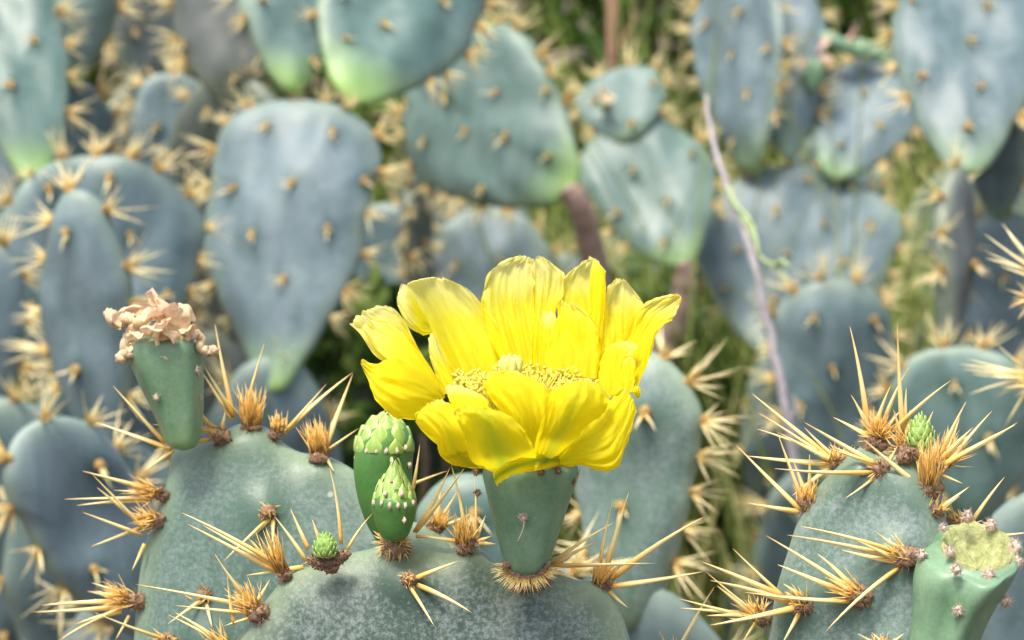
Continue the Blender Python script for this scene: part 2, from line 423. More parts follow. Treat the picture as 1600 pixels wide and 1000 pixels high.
def pad_surface(outline, T, K=14, bend=(0, 0, 0), bumps=(), seed=0, bump_h=0.0016, bump_r=0.007, young=0.0, wav=0.0015, centre=None):
    """returns local coords (u, n, v), faces, attributes and a function (u,v)->front n"""
    n = len(outline); c = outline.mean(axis=0) if centre is None else np.asarray(centre)
    rad = np.linalg.norm(outline - c, axis=1).max()
    vlo, vhi = outline[:, 1].min(), outline[:, 1].max()
    B = np.array(bumps) if len(bumps) else np.zeros((0, 2))
    def mid(u, v):
        q = bend[0] * (u - c[0]) ** 2 + bend[1] * (v - c[1]) ** 2 + bend[2] * (u - c[0]) * (v - c[1])
        return q + wav * (noise.noise(Vector((u * 24 + seed, v * 13, seed * 1.7))) + 0.4 * noise.noise(Vector((u * 52, v * 30 + seed, seed * 0.7))))
    vs, fs, ed, yo, ru = [], [], [], [], []
    def vert(u, v, s, side):
        th = T / 2 * max(0.0, 1 - s ** 4.0) ** 0.5
        if side > 0 and len(B):
            d2 = ((B[:, 0] - u) ** 2 + (B[:, 1] - v) ** 2)
            th += bump_h * float(np.exp(-d2 / bump_r ** 2).sum()) * (1 - s ** 12)
        rub = float(np.exp(-((B[:, 0] - u) ** 2 + (B[:, 1] - v) ** 2) / (0.0055 ** 2)).sum()) if len(B) else 0.0
        vs.append((u, mid(u, v) + side * th, v))
        ed.append(s ** 7); ru.append(min(1, rub))
        x = (v - vlo) / (vhi - vlo)
        yo.append(young * max(0.0, 1 - x / 0.20) ** 1.2 if young else 0.0)
    S_ = [math.sin(math.pi / 2 * k / K) for k in range(1, K + 1)]
    for side in (1, -1):
        vert(c[0], c[1], 0, side)
        for k, s in enumerate(S_):
            if side == -1 and k == K - 1: break
            for i in range(n):
                p = c + (outline[i] - c) * s
                vert(p[0], p[1], s, side)
    nb = 1 + K * n                                     # start of the back side
    rim = 1 + (K - 1) * n
    for i in range(n):
        j = (i + 1) % n
        fs.append((0, 1 + i, 1 + j)); fs.append((nb, nb + 1 + j, nb + 1 + i))
        for k in range(K - 1):
            a, b = 1 + k * n + i, 1 + k * n + j
            fs.append((a, a + n, b + n, b))
            if k < K - 2:
                a, b = nb + 1 + k * n + i, nb + 1 + k * n + j
                fs.append((a, b, b + n, a + n))
        a, b = nb + 1 + (K - 2) * n + i, nb + 1 + (K - 2) * n + j
        fs.append((a, b, rim + j, rim + i))
    return np.array(vs), fs, {'edge': ed, 'young': yo, 'rub': ru}, mid
def frame(base, tip, yaw, roll_to=None):
    v = (tip - base).normalized()
    view = ((base + tip) / 2 - CAMP).normalized()
    n = (-view + v * view.dot(v)).normalized()
    n = Matrix.Rotation(yaw, 3, v) @ n
    return v.cross(n).normalized(), n, v               # u, n, v
def place_cluster(pad, me, pos, out, down, scale, rng, name='spine_cluster'):
    z = Vector(out).normalized(); y = -(down - z * down.dot(z))
    y = y.normalized() if y.length > 1e-4 else ortho(z)[1]
    x = y.cross(z)
    R = Matrix((x, y, z)).transposed().to_4x4() @ Matrix.Rotation(rng.uniform(-0.5, 0.5), 4, 'Z')
    o = bpy.data.objects.new(name, me); col.objects.link(o); o.parent = pad
    o.matrix_basis = Matrix.Translation(Vector(pos) - WL[pad]) @ R @ Matrix.Scale(scale, 4)
    return o
def make_pad(plant, base, tip, W, yaw=0.0, T=0.018, material=None, seed=0, bend=(0, 0, 0), young=0.0, margin=0.0195, face=0.042,
             sizes=1.0, neck=0.3, back=False, skip_bottom=0.22, name='pad', K=12, nseg=96, taper=0.72):
    rng = random.Random(seed * 7 + 3)
    base, tip = Vector(base), Vector(tip); L = (tip - base).length
    u_, n_, v_ = frame(base, tip, yaw)
    ol = egg(W, L, neck, nseg, rng, taper=taper)
    bumps = []
    if face:
        row = 0; v = L * 0.16
        while v < L * 0.93:
            u = -W / 2 + (face / 2 if row % 2 else 0) + rng.uniform(-.006, .006)
            while u < W / 2:
                # keep lattice points well inside the outline
                a = math.acos(max(-1, min(1, 1 - 2 * v / L)))
                half = W / 2 * pad_half(v / L, taper)
                if abs(u) < half - 0.010:
                    bumps.append((u + rng.uniform(-.005, .005), v + rng.uniform(-.005, .005)))
                u += face
            v += face * 0.82; row += 1
    vs, fs, at, mid = pad_surface(ol, T, K, bend, bumps, seed, young=young, wav=0.0085)
    Mx = np.array([list(u_), list(n_), list(v_)])
    wv = vs @ Mx + np.array(base)
    pad = add(name, wv, fs, material, plant, base, at)
    toW = lambda q: Vector(np.array(q) @ Mx + np.array(base))
    down = Vector((0, 0, -1))
    c = ol.mean(axis=0)
    for (bu, bv) in bumps:
        # parametric distance to the outline for the thickness
        d = np.array([bu, bv]) - c; ang = np.arctan2(*(ol - c).T[::-1]); a0 = math.atan2(d[1], d[0])
        k = int(np.argmin(np.abs((ang - a0 + math.pi) % (2 * math.pi) - math.pi)))
        s = min(0.98, np.linalg.norm(d) / max(1e-6, np.linalg.norm(ol[k] - c)))
        th = T / 2 * (1 - s ** 4) ** 0.5
        for side in ((1, -1) if back else (1,)):
            pos = toW((bu, mid(bu, bv) + side * (th + (0.0016 if side > 0 else 0)), bv))
            o = n_ * side + u_ * (0.3 * s * np.sign(bu))
            place_cluster(pad, rng.choice(FACE), pos, o, down, sizes * rng.uniform(0.8, 1.15), rng)
    # margin areoles, evenly along the outline
    seg = np.linalg.norm(np.roll(ol, -1, axis=0) - ol, axis=1); run = 0.0; nxt = margin * rng.random()
    for i in range(len(ol)):
        run += seg[i]
        if run < nxt: continue
        nxt = run + margin * rng.uniform(0.75, 1.3)
        if ol[i][1] < skip_bottom * L: continue
        tang = ol[(i + 1) % len(ol)] - ol[i - 1]; nrm = np.array([tang[1], -tang[0]])
        if np.dot(nrm, ol[i] - c) < 0: nrm = -nrm
        nrm /= np.linalg.norm(nrm)
        q = ol[i] - nrm * 0.0015
        pos = toW((q[0], mid(*q), q[1]))
        o = u_ * nrm[0] + v_ * nrm[1] + n_ * rng.uniform(-0.35, 0.55)
        place_cluster(pad, rng.choice(MARGIN), pos, o, down, sizes * rng.uniform(0.75, 1.15), rng)
    return pad
def support(plant, top, material, seed, back=0.10, wpx=0.10, name='pad'):
    """older pads below, down to the soil"""
    rng = random.Random(seed); p = Vector(top); i = 0
    z = p.z
    k = max(1, round(z / 0.17)); step = z / k
    while p.z > 0.01 and i < 6:
        q = Vector((p.x + rng.uniform(-.03, .03), p.y + back / k + rng.uniform(0, .01), max(-0.02, p.z - step - (0.03 if p.z - step < 0.05 else 0))))
        make_pad(plant, q, p + Vector((0, 0, 0.012)), wpx * rng.uniform(0.85, 1.1), rng.uniform(-0.7, 0.7), 0.024, material, seed * 13 + i, margin=0.045, face=0.06, neck=0.5, K=8, nseg=56, name=name)
        p = q; i += 1
def plant_root(name, p, label, group=None, cat='cactus'):
    return thing(name, (p.x, p.y, 0.0), label, cat, group)

def bg_plant(label, pads, sup=None, group=None, stem=None):
    """pads: (bx,by, tx,ty, d_base, d_tip, width_px, yaw_deg, material, bend, young)"""
    b0 = P(pads[0][0], pads[0][1], pads[0][4])
    root = plant_root('prickly_pear', b0 + Vector((0, 0.1, 0)), label, group)
    made = []
    for k, q in enumerate(pads):
        bx, by, tx, ty, db, dt, w, yaw, m, bend, yng = q[:11]
        kw = q[11] if len(q) > 11 else {}
        sd = int(abs(bx) * 3 + abs(ty) + k * 17)
        made.append(make_pad(root, P(bx, by, db), P(tx, ty, dt), S(w, (db + dt) / 2), math.radians(yaw), kw.pop('T', 0.018), m, sd, bend, yng, **kw))
    if sup: support(root, b0 + Vector((0, 0.004, 0.012)), sup, int(pads[0][0]) + 5)
    if stem:                                              # a bare corky stem instead of pads below
        A = crom([list(P(*q)) for q in stem], 40)
        rr = [0.0075 + 0.006 * i / 39 + 0.0022 * noise.noise(Vector((i * 0.33, pads[0][0], 0))) for i in range(40)]
        v, f, t = tube(A, rr, 16)
        z = [0.0] * len(v); add('stem', v, f, M_PAD_WOODY, root, None, {'edge': z, 'young': z, 'rub': z})
    return root, made
BL, TE, OL, WO = M_PAD_BLUE, M_PAD_TEAL, M_PAD_OLD, M_PAD_WOODY

bg_plant('tall prickly pear with a broad folded blue-green pad carrying two fresh pads on top', [
    (428, 615, 458, 150, 1.49, 1.54, 300, -16, BL, (-2.6, 0.2, 0), 0.7, dict(T=0.022, taper=0.95)),
    (455, 150, 425, -170, 1.54, 1.60, 190, 30, TE, (2.0, 0, 0), 1.0),
    (545, 160, 690, -150, 1.54, 1.66, 290, 8, TE, (-1.0, 0, 0), 1.0)], BL)
bg_plant('prickly pear with an egg-shaped teal pad leaning sideways from a pinkish corky joint', [
    (890, 300, 650, 96, 1.78, 1.87, 275, -14, TE, (-1.4, -0.6, 0), 0.9, dict(T=0.02))], stem=[(886, 292, 1.78), (905, 322, 1.785), (922, 380, 1.80), (935, 480, 1.82), (950, 800, 1.85), (950, 1250, 1.88)])
bg_plant('prickly pear of two small teal pads with a pale dried bloom beside the yellowish grass', [
    (1068, 418, 975, 185, 1.96, 2.02, 200, 6, TE, (-1.0, 0, 0), 0.7),
    (985, 222, 960, 108, 2.00, 2.03, 150, -12, TE, (-1, 0, 0), 0.3)], stem=[(1066, 408, 1.96), (1070, 436, 1.965), (1058, 500, 1.975), (1020, 620, 1.99), (1000, 1150, 2.0)])
p4, p4pads = bg_plant('wide prickly pear with a broad dusky pad behind the bleached twig and narrower pads above', [
    (1240, 580, 1248, 258, 2.00, 2.06, 320, 4, BL, (-0.5, 0, 0), 0.3),
    (1172, 268, 1150, -60, 2.04, 2.08, 190, -42, BL, (1.5, 0, 0), 0.4),
    (1296, 275, 1408, 90, 2.04, 2.12, 172, -16, BL, (-1, 0, 0), 0.5),
    (1232, 250, 1225, -30, 2.05, 2.1, 130, 15, BL, (0, 0, 0), 0.2)], BL)
bg_plant('upright dark blue prickly pear pad standing in front of a broader dusky pad', [
    (1298, 770, 1310, 436, 1.70, 1.68, 205, 10, BL, (-0.8, 0, 0), 0.2)], BL)
bg_plant('large prickly pear with a smooth broad pad over narrow edge-on stems', [
    (1500, 820, 1510, 540, 1.42, 1.40, 260, 4, TE, (-0.6, 0, 0), 0.2),
    (1482, 552, 1498, 262, 1.44, 1.46, 120, 72, OL, (0, 0, 0), 0.0, dict(back=True)),
    (1515, 268, 1505, -70, 1.48, 1.58, 240, 6, BL, (-0.6, 0, 0), 0.3),
    ], TE)
bg_plant('dark blue prickly pear pad topped by a slender pad with pink spent buds', [
    (1580, 640, 1566, 330, 1.60, 1.58, 190, -8, BL, (0, 0, 0), 0.2),
    (1562, 345, 1556, 132, 1.58, 1.55, 125, -38, BL, (0, 0, 0), 0.3)], BL)
bg_plant('prickly pear with a wide round-topped slate pad bearing a tall pale pad', [
    (155, 620, 152, 240, 1.45, 1.45, 315, 6, BL, (-0.9, 0, 0), 0.0),
    (54, 290, 4, -60, 1.45, 1.52, 170, 4, TE, (1.2, 0, 0), 1.0)], BL)
bg_plant('narrow ribbed light blue prickly pear pad turned half edge-on in front of the slate pad', [
    (158, 760, 122, 298, 1.20, 1.18, 150, -28, BL, (-1.5, 0, 0), 0.0, dict(T=0.022))], BL)
bg_plant('pale teal prickly pear pad tapering to a bright green joint above the slate pad', [
    (112, 330, 105, 120, 1.74, 1.72, 130, 10, BL, (0, 0, 0), 0.0),
    (105, 135, 112, -110, 1.70, 1.68, 150, -10, TE, (-1, 0, 0), 1.0)], BL)
bg_plant('small dark prickly pear pad ringed with pale spines behind the folded blue-green pad', [
    (262, 290, 270, 116, 1.95, 1.95, 135, 0, BL, (0, 0, 0), 0.0)], OL)
bg_plant('dim prickly pear pad with chalky scars tucked behind two fresh pads', [
    (372, 170, 335, -120, 1.78, 1.80, 190, -20, OL, (0, 0, 0), 0.2)], OL)
bg_plant('old greyish woody prickly pear stem with scarred pads and pale spines', [
    (225, 160, 215, -110, 2.02, 2.05, 150, 35, OL, (0, 0, 0), 0.0)], OL)
bg_plant('slate prickly pear pad leaning aside with a crest of amber spines on its top edge', [
    (250, 990, 50, 672, 1.08, 1.02, 215, 20, BL, (-1.6, 0, 0), 0.0)], BL)
bg_plant('sliver of a blue prickly pear pad beside the narrow ribbed pad', [
    (-20, 680, 0, 385, 1.32, 1.32, 100, 0, BL, (0, 0, 0), 0.0)], BL)
bg_plant('grey edge-on prickly pear pad lined with amber spine tufts', [
    (662, 480, 652, 268, 1.92, 1.92, 130, 78, OL, (0, 0, 0), 0.0, dict(back=True))], OL)
bg_plant('shadowed navy prickly pear pad beneath the leaning egg-shaped pad', [
    (770, 640, 765, 322, 2.15, 2.15, 210, 0, BL, (0, 0, 0), 0.0)], OL)
bg_plant('shadowed navy prickly pear pad between the folded pad and the grey edge-on pad', [
    (600, 620, 605, 318, 2.12, 2.12, 150, -10, BL, (0, 0, 0), 0.0)], OL)
bg_plant('pale grooved prickly pear pad rising just behind the yellow flower, amber spines down its edge', [
    (985, 985, 1002, 542, 0.98, 0.98, 205, -20, M_PAD_RIGHT, (1.2, 0, 0), 0.2, dict(T=0.02, margin=0.016, nseg=120))], BL)
bg_plant('low teal prickly pear pad half hidden between the fruit and the green buds', [
    (748, 1000, 728, 738, 0.86, 0.86, 160, 4, TE, (-0.8, 0, 0), 0.0, dict(face=0.04, margin=0.05))], BL)

# dim pads crowding deep in the thicket
frng = random.Random(21)
for k in range(17):
    x = -60 + k * 108 + frng.uniform(-30, 30)
    d = frng.uniform(2.25, 2.75)
    ty = frng.uniform(330, 520) if 820 < x < 1250 else frng.uniform(120, 420)
    if 1380 < x < 1470: ty = 320
    by = ty + frng.uniform(240, 300)
    bg_plant('dim slate prickly pear standing deep in the thicket', [
        (x, by, x + frng.uniform(-40, 40), ty, d, d, frng.uniform(150, 210), frng.uniform(-40, 40), frng.choice([BL, BL, TE, OL]), (0, 0, 0), 0.2,
         dict(margin=0.034, face=0.05, sizes=0.85, K=8, nseg=56))], OL, 'dim prickly pears deep in the thicket')

# ------------------------------------------------------------------ grass, shrubs, litter
def leafy(name, cx, cy, w, dpt, h, count, leaf, seed, label, group='leafy shrubs closing off the thicket'):
    rng = random.Random(seed); root = thing('shrub', (cx, cy, 0), label, 'shrub', group)
    s = Soup()
    for _ in range(count):
        a = rng.uniform(0, 6.28); rr = rng.random() ** 0.5
        z = h * (rng.random() ** 0.8)
        k = 0.55 + 0.45 * math.sin(math.pi * min(1, z / h * 0.9 + 0.1))
        p = Vector((cx + math.cos(a) * rr * w / 2 * k, cy + math.sin(a) * rr * dpt / 2 * k, z))
        if noise.noise(p * 6 + Vector((seed, 0, 0))) < -0.18: continue
        d = Vector((rng.gauss(0, 1), rng.gauss(0, 1), rng.gauss(0.2, 0.8))).normalized()
        _, x, y = ortho(d); L = leaf * rng.uniform(0.6, 1.3)
        wv = L * 0.3; n = x * math.cos(a * 3) + y * math.sin(a * 3)
        m = d.cross(n).normalized()
        s.add([p, p + d * L * 0.45 + n * wv + m * wv * 0.35, p + d * L, p + d * L * 0.45 - n * wv + m * wv * 0.35, p + d * L * 0.5],
              [(0, 1, 4), (1, 2, 4), (2, 3, 4), (3, 0, 4)], [rng.random()] * 5)
    add('crown', s.v, s.f, M_LEAF, root, (cx, cy, 0), {'t': s.t}, False)
    s = Soup()
    for _ in range(6):
        a = rng.uniform(0, 6.28); e = Vector((cx + math.cos(a) * w * 0.3, cy + math.sin(a) * dpt * 0.3, h * 0.85))
        b = Vector((cx + math.cos(a) * 0.03, cy + math.sin(a) * 0.03, -0.02))
        pts = [b.lerp(e, i / 6) + Vector((rng.uniform(-.02, .02), rng.uniform(-.02, .02), 0)) * (i / 6) for i in range(7)]
        v, f, t = tube(pts, [0.009 * (1 - i / 7.5) for i in range(7)], 6); s.add(v, f, t)
    add('trunk', s.v, s.f, M_BARK, root, (cx, cy, 0), {'t': s.t})
for k in range(17):
    x = -2.04 + k * 0.26; y = 3.35 + 0.25 * math.sin(k * 2.1)
    leafy('shrub', x, y, 0.55, 0.5, 0.95 + 0.12 * math.sin(k * 1.7), 3200, 0.045, 40 + k, 'leafy green shrub at the back of the thicket')
leafy('shrub', 0.19, 2.25, 0.34, 0.3, 0.40, 2600, 0.035, 71, 'low dark leafy shrub in the gap beside the pale grooved pad', None)
leafy('shrub', -0.12, 1.92, 0.30, 0.25, 0.40, 2200, 0.030, 72, 'low leafy shrub in the dark gap below the folded blue-green pad', None)
leafy('shrub', -0.36, 1.75, 0.26, 0.25, 0.30, 1600, 0.030, 73, 'low leafy shrub in the gap under the leaning slate pad', None)
rng = random.Random(8); s = Soup()
def blade(p, h, lean, w, arc):
    a = rng.uniform(0, 6.28); d = Vector((math.cos(a), math.sin(a), 0)); side = Vector((-d.y, d.x, 0)); c = rng.random()
    vs = []; n = 7
    for i in range(n + 1):
        t = i / n
        q = p + Vector((0, 0, 1)) * (h * (t - 0.5 * arc * t * t)) + d * (lean * h * t ** 1.8)
        ww = w * (1 - t) ** 0.6 + 0.0002
        vs += [q + side * ww, q - side * ww]
    s.add(vs, [(2 * i, 2 * i + 1, 2 * i + 3, 2 * i + 2) for i in range(n)], [c] * len(vs))
for (x0, x1, y0, y1, nb, hm, wd) in ((-0.9, 0.9, 2.35, 3.1, 2200, 0.55, 0.0016), (0.02, 0.40, 2.05, 2.5, 620, 0.68, 0.0012),
                                     (0.28, 0.62, 2.1, 2.6, 420, 0.62, 0.0012), (0.06, 0.30, 1.62, 1.95, 230, 0.60, 0.0009), (-0.6, 0.7, 0.9, 2.2, 900, 0.16, 0.0011), (0.12, 0.42, 1.15, 1.9, 380, 0.34, 0.0011)):
    for _ in range(nb):
        p = Vector((rng.uniform(x0, x1), rng.uniform(y0, y1), -0.01))
        if noise.noise(p * 5) < -0.1: continue
        blade(p, hm * rng.uniform(0.5, 1.25), rng.uniform(0.1, 0.7), wd * rng.uniform(0.6, 1.4), rng.uniform(0, 0.9))
gr = add('grass', s.v, s.f, M_GRASS, None, (0, 2.4, 0), {'t': s.t}); gr['kind'] = 'stuff'
gr['label'] = 'wiry yellow-green grass growing through the cactus thicket'; gr['category'] = 'grass'
s = Soup()
for _ in range(1500):
    p = Vector((rng.uniform(-0.9, 0.9), rng.uniform(0.5, 3.2), 0))
    p.z = 0.012 + 0.02 * noise.noise(Vector((p.x * 2.1, p.y * 2.1, 0))) + rng.uniform(0, 0.012)
    a = rng.uniform(0, 6.28); d = Vector((math.cos(a), math.sin(a), rng.uniform(-.3, .4))); n = Vector((-d.y, d.x, rng.uniform(-.3, .3)))
    L = rng.uniform(0.012, 0.04)
    s.add([p, p + d * L * .5 + n * L * .22 + Vector((0, 0, .004)), p + d * L, p + d * L * .5 - n * L * .22 + Vector((0, 0, .004))], [(0, 1, 2, 3)], [rng.random()] * 4)
lt = add('leaf_litter', s.v, s.f, M_LITTER, None, (0, 1.8, 0), {'t': s.t}); lt['kind'] = 'stuff'
lt['label'] = 'dead leaf litter scattered over the soil'; lt['category'] = 'litter'

# ------------------------------------------------------------------ bleached twig, stake, spent blooms behind
def px_tube(pts, r0, r1, sides=8, n=40, rough=0.0, seed=0):
    A = crom([list(P(*p)) for p in pts], n)
    rr = random.Random(seed)
    A = [Vector(a) + Vector((rr.uniform(-1, 1), rr.uniform(-1, 1), rr.uniform(-1, 1))) * rough for a in A]
    return tube(A, [r0 + (r1 - r0) * i / (n - 1) for i in range(n)], sides)
tw_base = P(1268, 900, 1.32); tw_base.z = 0
tw = thing('dry_twig', tw_base, 'thin bleached bare twig rising between the dusky pads', 'twig')
v, f, t = px_tube([(1300, 1700, 1.36), (1285, 1150, 1.34), (1262, 860, 1.32), (1243, 740, 1.31), (1222, 610, 1.30), (1203, 520, 1.30), (1180, 420, 1.30), (1160, 350, 1.31), (1132, 280, 1.32), (1115, 220, 1.33), (1107, 185, 1.34), (1104, 150, 1.35)], 0.0034, 0.0010, 8, 60, 0.0006, 3)
v = [Vector(q) for q in v]
add('stem', v, f, M_TWIG, tw, None, {'t': t})
for pts, m in (([(1156, 335, 1.31), (1178, 370, 1.30), (1190, 405, 1.295), (1212, 415, 1.29), (1226, 440, 1.28)], M_SHOOT),
               ([(1132, 285, 1.32), (1150, 320, 1.31), (1176, 352, 1.30), (1184, 396, 1.29)], M_SHOOT),
               ([(1212, 415, 1.29), (1222, 408, 1.28), (1233, 416, 1.27)], M_SHOOT),
               ([(1232, 660, 1.305), (1244, 640, 1.30), (1240, 618, 1.30)], M_TWIG)):
    v, f, t = px_tube(pts, 0.0016, 0.0006, 6, 14, 0.0004, 9)
    add('side_shoot', v, f, m, tw, None, {'t': t})
sk_b = P(957, 240, 2.72); sk_b.z = -0.02
sk = thing('wooden_stake', (sk_b.x, sk_b.y, 0), 'slim reddish-brown stake standing among the green grass', 'stake')
top = P(957, -60, 2.72); mid_ = P(955, 90, 2.72)
v, f, t = tube([sk_b, sk_b.lerp(mid_, 0.6), mid_, top], [0.0065, 0.0062, 0.0058, 0.0055], 10)
add('shaft', v, f, M_STAKE, sk, None, {'t': t})
v, f, t = tube([mid_, mid_ + Vector((0.012, -0.006, 0.018)), mid_ + Vector((0.03, -0.008, 0.05))], [0.003, 0.0025, 0.0012], 6)
add('twig_stub', v, f, M_STAKE, sk, None, {'t': t})

def crumple(parent, c, size, rng, material, name='withered_petal', n=10, axis=Vector((0, 0, 1))):
    """one shrivelled, curled petal"""
    a = rng.uniform(0, 6.28); d, x, y = ortho(axis + Vector((rng.gauss(0, .5), rng.gauss(0, .5), rng.gauss(0, .3))))
    vs, fs, ts = [], [], []
    curl = rng.uniform(1.1, 2.6); off = Vector((rng.uniform(0, 40), 0, 0))
    ss = x * math.cos(a) + y * math.sin(a); nn = d.cross(ss)
    for j in range(n + 1):
        t = j / n; th = t * curl
        cen = c + d * (size * math.sin(th) / curl * 1.5) + nn * (size * (1 - math.cos(th)) / curl * 1.5)
        nl = nn * math.cos(th) - d * math.sin(th)
        w = size * 0.5 * (math.sin(math.pi * (0.15 + 0.8 * t)) ** 0.7)
        for i in range(n + 1):
            u = i / n * 2 - 1
            q = cen + ss * (w * math.sin(u * 1.35) ) + nl * (w * 0.8 * (u * u) * math.cos(off.x))
            k = noise.noise_vector(q * (2.2 / size) + off)
            vs.append(q + k * (size * 0.27)); ts.append(rng.random() * 0.15 + 0.6 * abs(u) * t)
    for j in range(n):
        for i in range(n):
            p = j * (n + 1) + i; fs.append((p, p + 1, p + n + 2, p + n + 1))
    return add(name, vs, fs, material, parent, None, {'t': ts})
rng = random.Random(77)
def spent(root, x, y, d, wpx, axis_px, seed, cnt=4, mtl=None):
    """a shrivelled bloom on a small green ovary"""
    r = random.Random(seed); b = P(x, y, d); e = P(x + axis_px[0], y + axis_px[1], d)
    w = S(wpx, d)
    v, f, t = tube([b.lerp(e, k) for k in (-0.15, 0.15, 0.45, 0.75, 0.95)], [w * .16, w * .26, w * .33, w * .36, w * .30], 12)
    o = add('spent_bloom', v, f, M_FRUIT, root, b, {'young': [0] * len(v)})
    for _ in range(cnt): crumple(o, e + Vector((r.gauss(0, .16), r.gauss(0, .16), r.gauss(0, .1))) * w, w * 0.55, r, mtl or M_WITHER, axis=(e - b).normalized(), n=7)
spent(p4, 1392, 96, 2.09, 40, (-60, -28), 3, 3, M_PINK); spent(p4, 1350, 84, 2.08, 36, (-78, -30), 13, 5, M_PINK)
spent(p4, 1268, 140, 2.05, 46, (10, -48), 4, 3, M_PINK)
p_r = [o for o in col.objects if o.get('label', '').startswith('dark blue prickly pear pad topped')][0]
spent(p_r, 1560, 145, 1.55, 44, (6, -34), 5, 3, M_PINK); spent(p_r, 1582, 170, 1.55, 44, (22, -24), 6, 3, M_PINK)
spent(p_r, 1585, 205, 1.55, 40, (-6, -18), 7, 3, M_PINK)
p_s = [o for o in col.objects if o.get('label', '').startswith('prickly pear of two small')][0]
spent(p_s, 945, 172, 2.00, 34, (0, -12), 8, 3, M_WITHER)

# ------------------------------------------------------------------ the three sharp cacti in front
def traced_pad(plant, outline_px, p0, n, T, material, K, nseg, areoles_px=(), seed=1, centre_px=None, bend=(0, 0, 0), bump_h=0.0022, bump_r=0.006, wav=0.002, tail=None):
    """a pad whose silhouette lies on the plane through p0 with normal n"""
    n = n.normalized(); v_ = (UPV - n * UPV.dot(n)).normalized(); u_ = v_.cross(n).normalized()
    def loc(x, y):
        q = ray_plane(x, y, p0, n) - p0; return np.array([q.dot(u_), q.dot(v_)])
    pts = np.array([loc(*q) for q in outline_px])
    cl = np.concatenate([pts[-2:], pts, pts[:3]])
    dense = crom(cl, 40 * len(cl)); i0 = 40 * 2 * (len(cl)) // (len(cl) - 1) if False else None
    # keep one full turn
    seg_n = (len(cl) - 1); per = 40 * len(cl) / seg_n
    dense = crom(cl, seg_n * 40 + 1)[2 * 40:(2 + len(pts)) * 40]
    d = np.linalg.norm(np.diff(np.concatenate([dense, dense[:1]]), axis=0), axis=1); cum = np.concatenate([[0], np.cumsum(d)])
    tt = np.linspace(0, cum[-1], nseg, endpoint=False)
    cx = np.interp(tt, cum, np.append(dense[:, 0], dense[0, 0])); cy = np.interp(tt, cum, np.append(dense[:, 1], dense[0, 1]))
    ol = np.stack([cx, cy], 1)
    bumps = [tuple(loc(*q)) for q in areoles_px]
    vs, fs, at, mid = pad_surface(ol, T, K, bend, bumps, seed, bump_h, bump_r, 0, wav, loc(*centre_px) if centre_px else None)
    Mx = np.array([list(u_), list(n), list(v_)])
    wv = vs @ Mx + np.array(p0)
    SURF[plant] = BVHTree.FromPolygons([Vector(q) for q in wv], fs)
    return add('pad', wv, fs, material, plant, p0, at)
SURF = {}
nrng = random.Random(314)
def on_surface(plant, x, y, d):
    """where the areole sits on the pad, and its depth from the camera"""
    t = SURF.get(plant); c = P(x, y, d)
    if t is None: return c, d
    hit = t.ray_cast(CAMP, (c - CAMP).normalized())[0]
    if hit is None:
        q = t.find_nearest(c)[0]; d = (q - CAMP).dot(FWD)
        hit = P(x, y, d).lerp(t.find_nearest(P(x, y, d))[0], 0.6)
    return hit, (hit - CAMP).dot(FWD)
def felt(parent, c, r, material, rng, name='felt_tuft', hairs=60, long=2.0, squash=(1.2, 0.8, 0.95), up=Vector((0, -0.4, 0.2))):
    s = Soup(); v, f, t = blob(c, r, rng, 12, 9, squash, 0.7, 3.4); s.add(v, f, t)
    for _ in range(hairs):
        n_ = (Vector((rng.gauss(0, 1), rng.gauss(0, 1), rng.gauss(0, 1))) + up).normalized()
        v, f, t = horn(c + n_ * r * 0.6, c + n_ * r * rng.uniform(1.1, long), 0.00017, 3, 1, 0, 1, rng); s.add(v, f, t)
    return add(name, s.v, s.f, material, parent, c, {'t': s.t})
